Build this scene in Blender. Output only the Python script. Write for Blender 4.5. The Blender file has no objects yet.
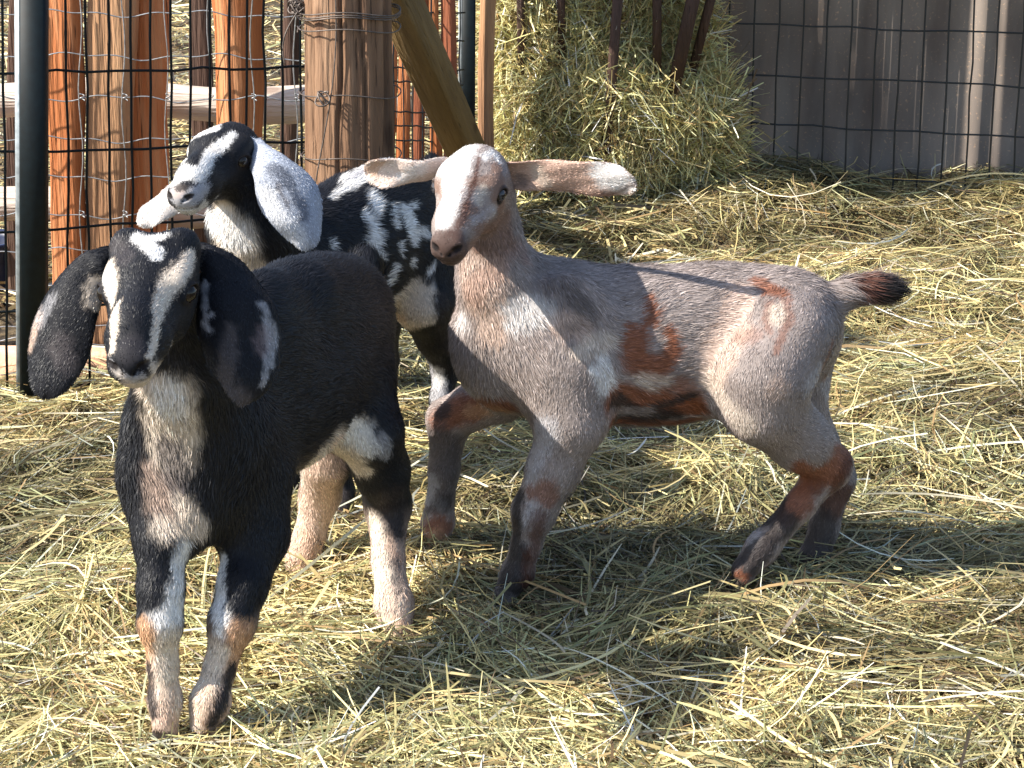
import bpy, math, random, os
import numpy as np
rng = np.random.default_rng(7)
random.seed(7)
C = bpy.context.scene.collection
sc = bpy.context.scene
rad = math.radians

# ------------------------------------------------------------------ camera, sky, sun, exposure
FPX, W, H = 2200.0, 1024, 768
PITCH = math.atan(664 / FPX)
CAMZ = 1.0
cam_d = bpy.data.cameras.new('camera'); cam = bpy.data.objects.new('camera', cam_d); C.objects.link(cam)
cam.location = (0, 0, CAMZ); cam.rotation_euler = (math.pi / 2 - PITCH, 0, 0)
cam_d.sensor_width = 36.0; cam_d.lens = FPX / W * 36.0
cam_d.clip_start = 0.05; cam_d.clip_end = 400
sc.camera = cam

SUN_EL, SUN_AZ = 41.0, -107.0      # azimuth measured from +Y (view) towards +X, negative is left
# the direction the light comes from
sun_from = np.array([math.sin(rad(SUN_AZ)) * math.cos(rad(SUN_EL)), math.cos(rad(SUN_AZ)) * math.cos(rad(SUN_EL)), math.sin(rad(SUN_EL))])
sd = bpy.data.lights.new('sun', 'SUN'); sun = bpy.data.objects.new('sun', sd); C.objects.link(sun)
sd.energy = 5.0; sd.angle = rad(0.5); sd.color = (1.0, 0.94, 0.84)
import mathutils
sun.rotation_euler = mathutils.Vector(sun_from).to_track_quat('Z', 'Y').to_euler()
sun.location = tuple(sun_from * 20)
world = bpy.data.worlds.new('World'); sc.world = world; world.use_nodes = True
wn = world.node_tree; bg = wn.nodes['Background']
sky = wn.nodes.new('ShaderNodeTexSky'); sky.sky_type = 'NISHITA'; sky.sun_disc = False
sky.sun_elevation = rad(SUN_EL); sky.sun_rotation = math.atan2(sun_from[0], sun_from[1])
wn.links.new(sky.outputs[0], bg.inputs[0]); bg.inputs[1].default_value = 0.12
vs = sc.view_settings; vs.view_transform = 'Standard'; vs.look = 'None'; vs.gamma = 1.0; vs.use_curve_mapping = False
vs.exposure = 1.05
sc.cycles.max_bounces = 5; sc.cycles.diffuse_bounces = 3; sc.cycles.glossy_bounces = 2; sc.cycles.transparent_max_bounces = 4

# ------------------------------------------------------------------ camera ray helpers (pixel of the photograph + a distance = a point)
cp, sp_ = math.cos(PITCH), math.sin(PITCH)
Fv = np.array([0, cp, -sp_]); Uv = np.array([0, sp_, cp]); Rv = np.array([1., 0, 0]); C0 = np.array([0, 0, CAMZ])
def ray(px, py): return Fv + Rv * ((px - 512) / FPX) - Uv * ((py - 384) / FPX)
def P(px, py, Y):
    d = ray(px, py); return C0 + d * (Y / d[1])
def G(px, py, z=0.0):
    d = ray(px, py); return C0 + d * ((z - CAMZ) / d[2])
def depth(p): return float((np.asarray(p) - C0) @ Fv)
def rpx(p, r): return r * depth(p) / FPX
def proj(V):
    q = V - C0; d = q @ Fv
    return 512 + FPX * (q @ Rv) / d, 384 - FPX * (q @ Uv) / d, d
def Sd(r, u, f): return Rv * r + Uv * u - Fv * f      # a direction: right, up, towards the viewer
def unit(v): v = np.asarray(v, float); return v / (np.linalg.norm(v) + 1e-12)

# ------------------------------------------------------------------ noise
_tab = np.random.default_rng(3).random(4096).astype(np.float32)
def _h(ix, iy, iz): return _tab[(ix * 73856093 ^ iy * 19349663 ^ iz * 83492791) & 4095]
def noise(V, s=1.0, seed=0):
    q = np.asarray(V, np.float64) * s + seed * 17.31
    i = np.floor(q).astype(np.int64); f = q - i; f = f * f * (3 - 2 * f)
    r = 0
    for a in (0, 1):
        for b in (0, 1):
            for c in (0, 1):
                w = (f[..., 0] if a else 1 - f[..., 0]) * (f[..., 1] if b else 1 - f[..., 1]) * (f[..., 2] if c else 1 - f[..., 2])
                r = r + w * _h(i[..., 0] + a, i[..., 1] + b, i[..., 2] + c)
    return r
def noise2(x, y, s, seed=0):
    return noise(np.stack([x, y, np.zeros_like(x) + seed * 3.7], -1), s, seed)

# ------------------------------------------------------------------ objects
def raw_mesh(name, V, Q=None, T=None, mats=(), col=None, smooth=True, parent=None, matidx=None):
    me = bpy.data.meshes.new(name)
    V = np.asarray(V, np.float32).reshape(-1, 3)
    loops = []; counts = []
    if Q is not None and len(Q): loops.append(np.asarray(Q, np.int32).ravel()); counts.append(np.full(len(Q), 4, np.int32))
    if T is not None and len(T): loops.append(np.asarray(T, np.int32).ravel()); counts.append(np.full(len(T), 3, np.int32))
    L = np.concatenate(loops); K = np.concatenate(counts)
    me.vertices.add(len(V)); me.vertices.foreach_set('co', V.ravel())
    me.loops.add(len(L)); me.loops.foreach_set('vertex_index', L)
    me.polygons.add(len(K)); st = np.zeros(len(K), np.int32); st[1:] = np.cumsum(K)[:-1]
    me.polygons.foreach_set('loop_start', st); me.polygons.foreach_set('loop_total', K)
    if smooth: me.polygons.foreach_set('use_smooth', np.ones(len(K), bool))
    if matidx is not None: me.polygons.foreach_set('material_index', np.asarray(matidx, np.int32))
    me.update(calc_edges=True)
    if col is not None:
        a = me.attributes.new('Col', 'FLOAT_COLOR', 'POINT')
        c4 = np.ones((len(V), 4), np.float32); c4[:, :3] = col
        a.data.foreach_set('color', c4.ravel())
    for m in mats: me.materials.append(m)
    o = bpy.data.objects.new(name, me); C.objects.link(o)
    if parent is not None: o.parent = parent
    return o
def tag(o, label=None, cat=None, group=None, kind=None):
    if label: o['label'] = label
    if cat: o['category'] = cat
    if group: o['group'] = group
    if kind: o['kind'] = kind
    return o
def empty(name, loc=(0, 0, 0)):
    o = bpy.data.objects.new(name, None); o.empty_display_size = .05; C.objects.link(o); o.location = tuple(loc)
    return o
def reparent(o, root):
    o.parent = root; o.matrix_parent_inverse = mathutils.Matrix.Translation(root.location).inverted()

class MB:
    """collects quads/tris into one mesh"""
    def __init__(s): s.V = []; s.Q = []; s.T = []; s.n = 0
    def add(s, V, Q=(), T=()):
        V = np.asarray(V, float).reshape(-1, 3)
        if len(Q): s.Q.append(np.asarray(Q) + s.n)
        if len(T): s.T.append(np.asarray(T) + s.n)
        s.V.append(V); s.n += len(V)
    def tube(s, pts, r, sides=6, cap=True):
        pts = np.asarray(pts, float); n = len(pts); r = np.broadcast_to(np.asarray(r, float), (n,))
        tg = np.gradient(pts, axis=0); tg /= np.linalg.norm(tg, axis=1)[:, None] + 1e-12
        ref = np.array([0, 0, 1.]) if abs(tg[0][2]) < .9 else np.array([1., 0, 0])
        V = []
        for i in range(n):
            a = unit(np.cross(tg[i], ref)); b = np.cross(tg[i], a)
            for k in range(sides):
                t = 2 * math.pi * k / sides
                V.append(pts[i] + (a * math.cos(t) + b * math.sin(t)) * r[i])
        Q = [[i * sides + k, i * sides + (k + 1) % sides, (i + 1) * sides + (k + 1) % sides, (i + 1) * sides + k] for i in range(n - 1) for k in range(sides)]
        T = []
        if cap:
            V += [pts[0], pts[-1]]; c0 = n * sides
            for k in range(sides):
                T.append([c0, (k + 1) % sides, k]); T.append([c0 + 1, (n - 1) * sides + k, (n - 1) * sides + (k + 1) % sides])
        s.add(V, Q, T)
    def box(s, c, hx, hy, hz, X=(1, 0, 0), Y=(0, 1, 0), Z=(0, 0, 1), bev=0.0):
        X, Y, Z, c = map(lambda v: np.asarray(v, float), (X, Y, Z, c))
        # a bevelled bar: an octagon-ish section swept along Z
        b = bev
        sec = [(-hx + b, -hy), (hx - b, -hy), (hx, -hy + b), (hx, hy - b), (hx - b, hy), (-hx + b, hy), (-hx, hy - b), (-hx, -hy + b)] if b else [(-hx, -hy), (hx, -hy), (hx, hy), (-hx, hy)]
        n = len(sec)
        V = [c + X * x + Y * y + Z * z for z in (-hz, hz) for x, y in sec] + [c - Z * hz, c + Z * hz]
        Q = [[k, (k + 1) % n, n + (k + 1) % n, n + k] for k in range(n)]
        T = [[2 * n, (k + 1) % n, k] for k in range(n)] + [[2 * n + 1, n + k, n + (k + 1) % n] for k in range(n)]
        s.add(V, Q, T)
    def build(s, name, mat, parent=None, smooth=False):
        Q = np.concatenate(s.Q) if s.Q else None; T = np.concatenate(s.T) if s.T else None
        o = raw_mesh(name, np.concatenate(s.V), Q, T, [mat], smooth=smooth)
        if parent is not None: reparent(o, parent)
        return o

# ------------------------------------------------------------------ materials
def mat(name):
    m = bpy.data.materials.new(name); m.use_nodes = True
    nt = m.node_tree; return m, nt, nt.nodes, nt.links, nt.nodes['Principled BSDF']
def attr_mat(name, rough=.5, spec=.5, trans=0.0, sheen=0.0):
    m, nt, N, L, b = mat(name)
    a = N.new('ShaderNodeAttribute'); a.attribute_name = 'Col'
    L.new(a.outputs['Color'], b.inputs['Base Color'])
    b.inputs['Roughness'].default_value = rough; b.inputs['Specular IOR Level'].default_value = spec
    if sheen: b.inputs['Sheen Weight'].default_value = sheen
    if trans:
        t = N.new('ShaderNodeBsdfTranslucent'); L.new(a.outputs['Color'], t.inputs['Color'])
        mx = N.new('ShaderNodeMixShader'); mx.inputs[0].default_value = trans
        L.new(b.outputs[0], mx.inputs[1]); L.new(t.outputs[0], mx.inputs[2]); L.new(mx.outputs[0], N['Material Output'].inputs[0])
    return m
def plain(name, col, rough=.5, metal=0.0, bump=0.0, bs=60., var=.3, spec=.5):
    m, nt, N, L, b = mat(name)
    tc = N.new('ShaderNodeTexCoord'); nz = N.new('ShaderNodeTexNoise'); nz.inputs['Scale'].default_value = bs; nz.inputs['Detail'].default_value = 6
    L.new(tc.outputs['Object'], nz.inputs['Vector'])
    r = N.new('ShaderNodeValToRGB'); c = np.array(col)
    r.color_ramp.elements[0].position = .3; r.color_ramp.elements[1].position = .7
    r.color_ramp.elements[0].color = (*(c * (1 - var)), 1); r.color_ramp.elements[1].color = (*np.minimum(c * (1 + var), 1), 1)
    L.new(nz.outputs['Fac'], r.inputs[0]); L.new(r.outputs[0], b.inputs['Base Color'])
    b.inputs['Roughness'].default_value = rough; b.inputs['Metallic'].default_value = metal; b.inputs['Specular IOR Level'].default_value = spec
    if bump:
        bp = N.new('ShaderNodeBump'); bp.inputs['Strength'].default_value = bump; bp.inputs['Distance'].default_value = .01
        L.new(nz.outputs['Fac'], bp.inputs['Height']); L.new(bp.outputs[0], b.inputs['Normal'])
    return m
def wood(name, dark, mid, light, rough=.75, axis='Z', grain=1.0, crack=.5):
    m, nt, N, L, b = mat(name)
    tc = N.new('ShaderNodeTexCoord')
    def mp(sx, sy, sz):
        q = N.new('ShaderNodeMapping'); q.inputs['Scale'].default_value = (sx, sy, sz); L.new(tc.outputs['Object'], q.inputs['Vector']); return q
    k = {'Z': (1, 1, .06), 'X': (.06, 1, 1)}[axis]
    def nz(scale, detail, dist, kk=k):
        q = mp(*kk); n = N.new('ShaderNodeTexNoise'); n.inputs['Scale'].default_value = scale; n.inputs['Detail'].default_value = detail; n.inputs['Distortion'].default_value = dist
        L.new(q.outputs[0], n.inputs['Vector']); return n
    n1 = nz(60 * grain, 8, .4); n2 = nz(14 * grain, 4, .8); n3 = nz(5, 4, .3, (1, 1, .5) if axis == 'Z' else (.5, 1, 1)); n4 = nz(180 * grain, 3, .1)
    r1 = N.new('ShaderNodeValToRGB'); e = r1.color_ramp.elements
    e[0].position = .28; e[0].color = (*dark, 1); e[1].position = .72; e[1].color = (*light, 1)
    em = r1.color_ramp.elements.new(.5); em.color = (*mid, 1)
    mx0 = N.new('ShaderNodeMix'); mx0.inputs[0].default_value = .5
    L.new(n1.outputs['Fac'], mx0.inputs[2]); L.new(n2.outputs['Fac'], mx0.inputs[3])
    mx1 = N.new('ShaderNodeMix'); mx1.inputs[0].default_value = .3
    L.new(mx0.outputs[0], mx1.inputs[2]); L.new(n3.outputs['Fac'], mx1.inputs[3])
    L.new(mx1.outputs[0], r1.inputs[0])
    # drying cracks: thin dark lines along the grain
    rc = N.new('ShaderNodeValToRGB'); rc.color_ramp.elements[0].position = .30; rc.color_ramp.elements[1].position = .36
    rc.color_ramp.elements[0].color = (1 - crack,) * 3 + (1,); rc.color_ramp.elements[1].color = (1, 1, 1, 1)
    L.new(n4.outputs['Fac'], rc.inputs[0])
    mu = N.new('ShaderNodeMix'); mu.data_type = 'RGBA'; mu.blend_type = 'MULTIPLY'; mu.inputs[0].default_value = 1
    L.new(r1.outputs[0], mu.inputs[6]); L.new(rc.outputs[0], mu.inputs[7])
    # knots
    vo = N.new('ShaderNodeTexVoronoi'); q = mp(*( (9, 9, 4) if axis == 'Z' else (4, 9, 9))); L.new(q.outputs[0], vo.inputs['Vector']); vo.inputs['Scale'].default_value = 1.3
    rk = N.new('ShaderNodeValToRGB'); rk.color_ramp.elements[0].position = .08; rk.color_ramp.elements[1].position = .16
    rk.color_ramp.elements[0].color = (.35, .28, .25, 1); rk.color_ramp.elements[1].color = (1, 1, 1, 1)
    L.new(vo.outputs['Distance'], rk.inputs[0])
    mk = N.new('ShaderNodeMix'); mk.data_type = 'RGBA'; mk.blend_type = 'MULTIPLY'; mk.inputs[0].default_value = .8
    L.new(mu.outputs[2], mk.inputs[6]); L.new(rk.outputs[0], mk.inputs[7])
    L.new(mk.outputs[2], b.inputs['Base Color'])
    b.inputs['Roughness'].default_value = rough; b.inputs['Specular IOR Level'].default_value = .3
    bp = N.new('ShaderNodeBump'); bp.inputs['Strength'].default_value = .9; bp.inputs['Distance'].default_value = .006
    ad = N.new('ShaderNodeMath'); ad.operation = 'ADD'; L.new(mx0.outputs[0], ad.inputs[0]); L.new(n4.outputs['Fac'], ad.inputs[1])
    L.new(ad.outputs[0], bp.inputs['Height']); L.new(bp.outputs[0], b.inputs['Normal'])
    return m

M = {}
M['fur'] = attr_mat('fur', .5, .3)
M['skin'] = attr_mat('skin', .7, .2)
M['straw'] = attr_mat('straw', .45, .5, trans=.18)
M['orange_wood'] = wood('orange_wood', (.11, .03, .012), (.44, .145, .048), (.68, .37, .19), crack=.75)
M['red_wood'] = wood('red_wood', (.10, .03, .018), (.27, .085, .04), (.42, .17, .08))
M['tan_wood'] = wood('tan_wood', (.12, .055, .03), (.42, .23, .12), (.60, .38, .22))
M['dark_wood'] = wood('dark_wood', (.035, .02, .014), (.09, .05, .035), (.16, .10, .07))
M['post_wood'] = wood('post_wood', (.035, .018, .011), (.19, .105, .06), (.40, .25, .155), grain=1.1, crack=.9)
M['pale_wood'] = wood('pale_wood', (.38, .30, .24), (.62, .52, .44), (.78, .70, .62), axis='X', crack=.35)
M['brace_wood'] = wood('brace_wood', (.07, .042, .016), (.17, .11, .045), (.27, .18, .08), grain=1.2)
M['feeder_wood'] = wood('feeder_wood', (.03, .018, .013), (.07, .04, .03), (.12, .075, .055))
M['sill'] = plain('sill', (.62, .38, .25), .85, bump=.6, bs=50, var=.2)
M['green_metal'] = plain('green_metal', (.002, .006, .008), .55, bs=90, var=.4, spec=.25)
M['black_wire'] = plain('black_wire', (.012, .016, .02), .35, bs=90, var=.4, spec=.6)
M['zinc'] = plain('zinc', (.38, .39, .40), .42, .7, bs=120, var=.35)
M['dull_wire'] = plain('dull_wire', (.13, .105, .09), .5, .5, bs=120, var=.4)
M['zinc_post'] = plain('zinc_post', (.34, .38, .40), .5, .4, bs=60, var=.35)
M['blue_plastic'] = plain('blue_plastic', (.012, .02, .06), .4, bs=30)

# ------------------------------------------------------------------ implicit surfaces for the goats
def rcone_sdf(X, a, b, r1, r2):
    ba = b - a; l2 = ba @ ba + 1e-12; l = math.sqrt(l2)
    pa = X - a
    t = np.clip((pa @ ba) / l2, 0, 1)
    d = np.linalg.norm(pa - t[..., None] * ba, axis=-1)
    return d - (r1 + (r2 - r1) * t)
def ell_sdf(X, c, A, r):
    q = (X - c) @ A.T
    k0 = np.linalg.norm(q / r, axis=-1); k1 = np.linalg.norm(q / (r * r), axis=-1)
    return k0 * (k0 - 1) / (k1 + 1e-9)
def smin(a, b, k):
    h = np.maximum(k - np.abs(a - b), 0) / k
    return np.minimum(a, b) - h * h * k * .25

class Body:
    def __init__(s): s.pr = []     # prims
    def cone(s, a, b, r1, r2, k=.02, flow=None, hl=.010, grp='torso'):
        a, b = np.asarray(a, float), np.asarray(b, float)
        s.pr.append(dict(t='c', a=a, b=b, r1=r1, r2=r2, k=k, flow=unit(b - a) if flow is None else unit(flow), hl=hl, g=grp, lo=np.minimum(a, b) - max(r1, r2), hi=np.maximum(a, b) + max(r1, r2)))
    def ell(s, c, A, r, k=.02, flow=(1, 0, 0), hl=.012, grp='torso', sub=False):
        c = np.asarray(c, float); r = np.asarray(r, float); A = np.array([unit(x) for x in A])
        m = r.max()
        s.pr.append(dict(t='e', c=c, A=A, r=r, k=k, flow=unit(flow), hl=hl, g=grp, lo=c - m, hi=c + m, sub=sub))
    def chain(s, pts, k=.015, hl=.008, grp='torso', flow=None):
        J = [P(x, y, Y) for x, y, Y, r in pts]; R = [rpx(j, p[3]) * ((.80 if p[3] < 20 else .92) if grp.startswith('leg') else 1) for j, p in zip(J, pts)]
        for i in range(len(J) - 1): s.cone(J[i], J[i + 1], R[i], R[i + 1], k, flow=flow, hl=hl, grp=grp)
        return J, R
    def ev(s, p, X): return rcone_sdf(X, p['a'], p['b'], p['r1'], p['r2']) if p['t'] == 'c' else ell_sdf(X, p['c'], p['A'], p['r'])
    def mesh(s, h, lo=None, hi=None):
        if lo is None: lo = np.min([p['lo'] for p in s.pr], 0) - .02; hi = np.max([p['hi'] for p in s.pr], 0) + .02
        n = np.ceil((hi - lo) / h).astype(int) + 1
        def field(prims, F):
            for p in prims:
                mg = p['k'] + 2.5 * h
                i0 = np.clip(np.floor((p['lo'] - mg - lo) / h).astype(int), 0, n); i1 = np.clip(np.ceil((p['hi'] + mg - lo) / h).astype(int) + 1, 0, n)
                if (i1 <= i0).any(): continue
                sl = tuple(slice(a, b) for a, b in zip(i0, i1))
                ax = [lo[j] + h * np.arange(i0[j], i1[j]) for j in range(3)]
                X = np.stack(np.meshgrid(*ax, indexing='ij'), -1)
                d = s.ev(p, X).astype(np.float32)
                if p.get('sub'): F[sl] = -smin(-F[sl], d, p['k'])
                else: F[sl] = smin(F[sl], d, p['k'])
            return F
        big = lambda: np.full(n, .2, np.float32)
        base = field([p for p in s.pr if p['g'] == 'torso' and not p.get('sub')], big())
        out = base.copy()
        for g in sorted({p['g'] for p in s.pr} - {'torso'}):
            L = field([p for p in s.pr if p['g'] == g and not p.get('sub')], big())
            out = np.minimum(out, smin(base, L, .03 if g.startswith('leg') else .012))
        out = field([p for p in s.pr if p.get('sub')], out)
        return surface_nets(out, lo, h)

def surface_nets(F, lo, h):
    n = F.shape; ins = F < 0
    cs = [(a, b, c) for a in (0, 1) for b in (0, 1) for c in (0, 1)]
    sub = lambda A, o: A[o[0]:n[0] - 1 + o[0], o[1]:n[1] - 1 + o[1], o[2]:n[2] - 1 + o[2]]
    cnt = sum(sub(ins, o).astype(np.int8) for o in cs)
    act = (cnt > 0) & (cnt < 8)
    idx = np.argwhere(act); ids = np.full(act.shape, -1, np.int64); ids[act] = np.arange(len(idx))
    acc = np.zeros((len(idx), 3)); w = np.zeros(len(idx))
    for o in cs:
        for ax in range(3):
            if o[ax]: continue
            o2 = list(o); o2[ax] = 1
            f1 = F[idx[:, 0] + o[0], idx[:, 1] + o[1], idx[:, 2] + o[2]]; f2 = F[idx[:, 0] + o2[0], idx[:, 1] + o2[1], idx[:, 2] + o2[2]]
            m = (f1 < 0) != (f2 < 0); t = f1[m] / (f1[m] - f2[m])
            p = np.tile(np.array(o, float), (m.sum(), 1)); p[:, ax] = t
            acc[m] += p; w[m] += 1
    V = lo + h * (idx + acc / w[:, None])
    Q = []
    for ax in range(3):
        sl1 = [slice(1, -1)] * 3; sl1[ax] = slice(0, -1); sl2 = [slice(1, -1)] * 3; sl2[ax] = slice(1, None)
        A, B = ins[tuple(sl1)], ins[tuple(sl2)]
        for flip, m in ((False, A & ~B), (True, ~A & B)):
            e = np.argwhere(m)
            off = np.array([1, 1, 1]); off[ax] = 0; e = e + off
            u, v = [(1, 2), (2, 0), (0, 1)][ax]
            def cid(du, dv):
                q = e.copy(); q[:, u] += du; q[:, v] += dv; return ids[q[:, 0], q[:, 1], q[:, 2]]
            q = np.stack([cid(-1, -1), cid(0, -1), cid(0, 0), cid(-1, 0)], 1)
            Q.append(q[:, ::-1] if flip else q)
    Q = np.concatenate(Q)
    Q = Q[(Q >= 0).all(1)]
    # relax
    E = np.concatenate([Q[:, [0, 1]], Q[:, [1, 2]], Q[:, [2, 3]], Q[:, [3, 0]]])
    for it in range(3):
        S = np.zeros_like(V); k = np.zeros(len(V))
        for a, b in ((0, 1), (1, 0)):
            for c in range(3): S[:, c] += np.bincount(E[:, a], V[E[:, b], c], len(V))
            k += np.bincount(E[:, a], minlength=len(V))
        V = V * .5 + .5 * S / np.maximum(k, 1)[:, None]
    return V, Q

def vnormals(V, Q):
    a, b, c, d = (V[Q[:, i]] for i in range(4))
    fn = np.cross(c - a, d - b); N = np.zeros_like(V)
    for i in range(4):
        for k in range(3): N[:, k] += np.bincount(Q[:, i], fn[:, k], len(V))
    return N / (np.linalg.norm(N, axis=1)[:, None] + 1e-12), .5 * np.linalg.norm(fn, axis=1)

# a thin drooping or standing ear: centre line, half width, how strongly it is cupped and which way its outside looks
def ear_mesh(pts, facing, thick=.0022, nu=44, nv=22):
    K = [P(x, y, Y) for x, y, Y, w, cup in pts]; Wd = [rpx(k, p[3]) for k, p in zip(K, pts)]; cu = [p[4] for p in pts]
    K = np.array(K); n = len(K)
    t = np.linspace(0, n - 1, nu)
    def cr(A):      # Catmull-Rom
        A = np.asarray(A, float); A = A if A.ndim > 1 else A[:, None]
        i = np.clip(np.floor(t).astype(int), 0, n - 2); f = (t - i)[:, None]
        p0, p1, p2, p3 = A[np.clip(i - 1, 0, n - 1)], A[i], A[i + 1], A[np.clip(i + 2, 0, n - 1)]
        return .5 * (2 * p1 + (p2 - p0) * f + (2 * p0 - 5 * p1 + 4 * p2 - p3) * f ** 2 + (3 * p1 - p0 - 3 * p2 + p3) * f ** 3)
    c = cr(K); w = np.maximum(cr(Wd)[:, 0], .0015); cu = cr(cu)[:, 0]
    tg = np.gradient(c, axis=0); tg /= np.linalg.norm(tg, axis=1)[:, None]
    F = np.asarray(facing, float); F = F if F.ndim > 1 else np.tile(F, (nu, 1))
    if len(F) != nu:
        F = np.stack([np.interp(t, np.linspace(0, n - 1, len(F)), F[:, k]) for k in range(3)], 1)
    sdv = np.cross(tg, F); sdv /= np.linalg.norm(sdv, axis=1)[:, None]; nn = np.cross(sdv, tg)
    V = []; UVW = []
    for side in (1, -1):
        for j in range(nv + 1):
            s = -1 + 2 * j / nv
            ang = cu * s          # bend of the section, radians at the edge
            rr = w / np.maximum(np.sin(np.minimum(np.abs(cu), 1.57)), .02)
            x = np.where(np.abs(cu) < .02, w * s, rr * np.sin(np.abs(cu) * s)); z = np.where(np.abs(cu) < .02, 0, -rr * (1 - np.cos(ang)) * np.sign(cu))
            wav = .0022 * np.sin(t * 3.1 + s * 2.5) * abs(s)
            th = thick * math.sqrt(max(0, 1 - s ** 4 * .96)) * side * (.75 + .5 * (1 - t / (n - 1)))
            V.append(c + sdv * x[:, None] + nn * (z + th + wav)[:, None])
    V = np.array(V)              # (2*(nv+1), nu, 3)
    rows = list(range(nv + 1)) + [nv + 1 + j for j in range(nv, -1, -1)]
    R = V[rows]; m = len(rows)
    # slender closing at the tip
    cc = R.mean(0)
    f = np.ones(nu); f[-1] = .15; f[-2] = .6; f[-3] = .85
    R = cc[None] + (R - cc[None]) * f[None, :, None]
    VV = R.reshape(-1, 3); Q = []
    for j in range(m):
        j2 = (j + 1) % m
        for i in range(nu - 1): Q.append([j * nu + i, j * nu + i + 1, j2 * nu + i + 1, j2 * nu + i])
    flow = np.tile(tg, (m, 1))
    # orient outward
    Q = np.array(Q); N, _ = vnormals(VV, Q); ref = np.concatenate([np.tile(nn * (1 if r <= nv else -1), (1, 1)) for r in rows])
    if (N * ref).sum() < 0: Q = Q[:, ::-1]
    return VV, Q, flow

def head(B, start, a_tip, up, L, muzzle=1.0, width=1.0, wide_poll=0.0):
    """skull with domed forehead, roman nose, jaw, lips, nostrils and eye sockets; returns the head frame"""
    S = np.asarray(start, float); a = unit(np.asarray(a_tip) - S); u = unit(np.asarray(up) - a * (np.asarray(up) @ a)); s = np.cross(a, u)
    A = np.array([a, u, s])
    Q = lambda x, y, z: S + L * (a * x + u * y + s * z)
    fl = -a; w, mz = width, muzzle
    e = lambda c, r, k=.010, **kw: B.ell(Q(*c), A, np.array(r) * L, k, kw.pop('flow', fl), kw.pop('hl', .0052), 'head', **kw)
    c = lambda p, q, r1, r2, k=.010, hl=.005: B.cone(Q(*p), Q(*q), r1 * L, r2 * L, k, fl, hl, 'head')
    e((.12, -.04, 0), (.24, .23, .220 * w)); e((.31, -.03, 0), (.20, .210, .205 * w), .02)
    if wide_poll:
        for z in (-1, 1): e((.03, .11, z * .15), (.10, .085, .085), .02)
    c((.38, -.045, 0), (.72, -.065, 0), .160, .112 * mz, .02); c((.72, -.065, 0), (.90, -.085, 0), .112 * mz, .088 * mz)
    e((.56, .045, 0), (.23, .080, .075), .02)
    c((.32, -.19, 0), (.84, -.185, 0), .115, .058, .015)
    for z in (-1, 1):
        e((.26, -.15, z * .095), (.20, .155, .085), .02)
        e((.30, .075, z * .165 * w), (.11, .045, .045), .018)
        e((.50, -.085, z * .120), (.15, .045, .035), .015)
        e((.935, -.062, z * .050 * mz), (.052, .048, .034), .009, hl=.0015)
        e((.905, -.128, z * .046 * mz), (.070, .040, .046), .008, hl=.002)
    e((.955, -.085, 0), (.045, .055, .04), .008, hl=.0012); e((.875, -.205, 0), (.062, .034, .052 * mz), .006, hl=.003)
    marks = []
    for z in (-1, 1):
        p, q = Q(1.003, -.098, z * .022), Q(.975, -.042, z * .082 * mz); m_ = Q(.998, -.060, z * .050 * mz)
        B.cone(p, m_, .010 * L, .016 * L, .002, fl, grp='head'); B.pr[-1]['sub'] = True; B.cone(m_, q, .016 * L, .013 * L, .002, fl, grp='head'); B.pr[-1]['sub'] = True
        marks += [(p, .016), (m_, .026), ((m_ + q) / 2, .024), (q, .018)]
        ec = Q(.36, .005, z * .190 * w); lk = unit(s * z * .85 + a * .38 + u * .10); hz = unit(a - lk * (a @ lk)); vt = np.cross(hz, lk); vt = vt * np.sign(vt @ u)
        B.ell(ec + lk * .060 * L, [lk, hz, vt], np.array([.055, .060, .038]) * L, .004, fl, grp='head', sub=True)
        ring = [ec + lk * L * (.034 + .012 * math.sin(t)) + hz * .064 * L * math.cos(t) + vt * L * (.037 if math.sin(t) > 0 else .032) * math.sin(t) for t in np.linspace(0, 2 * math.pi, 19)]
        for i in range(18): B.cone(ring[i], ring[i + 1], .013 * L, .013 * L, .003, fl, .0015, 'head')
    prev = None
    for t in np.linspace(-1.45, 1.45, 23):       # the line of the mouth
        x = .855 + .125 * math.cos(t) - max(0, abs(t) - .9) * .22; z = .115 * mz * math.sin(t); y = -.168 + .012 * math.cos(t) - .02 * max(0, abs(t) - .9)
        p = Q(x, y, z)
        if prev is not None: B.cone(prev, p, .011 * L, .011 * L, .002, fl, grp='head'); B.pr[-1]['sub'] = True
        marks.append((p, .015)); prev = p
    p0 = Q(1.0, -.105, 0); B.cone(p0, Q(.985, -.15, 0), .006 * L, .005 * L, .002, fl, grp='head'); B.pr[-1]['sub'] = True
    eyes = [(Q(.36, .005, z * .196 * w), unit(s * z * .85 + a * .38 + u * .10)) for z in (-1, 1)]
    return dict(S=S, a=a, u=u, s=s, L=L, Q=Q, eyes=eyes, marks=marks)

def hoof(B, J, R, fwd, grp):
    """two cloven claws under the last joint"""
    f = unit([fwd[0], fwd[1], 0]); s = np.cross(f, [0, 0, 1]); e = J[-1]; r = R[-1]
    g = e + np.array([0, 0, -.008])
    for z in (-1, 1):
        B.cone(g + s * z * r * .46 - f * r * .1, g + s * z * r * .50 + f * r * 1.15 + np.array([0, 0, -.013]), r * .58, r * .36, .002, [0, 0, -1], .0015, grp)
    B.hooves = getattr(B, 'hooves', []) + [(g + f * r * .75 + np.array([0, 0, -.012]), r * 1.30)]

def closest_visible(V, N, px, py):
    X, Y, D = proj(V); F_ = (N * (C0 - V)).sum(1) > 0
    for tol in (4, 9):
        i = np.flatnonzero((np.abs(X - px) < tol) & (np.abs(Y - py) < tol) & F_)
        if len(i): return i[np.argmin(D[i] + .006 * np.hypot(X[i] - px, Y[i] - py))]
    return None

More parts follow.
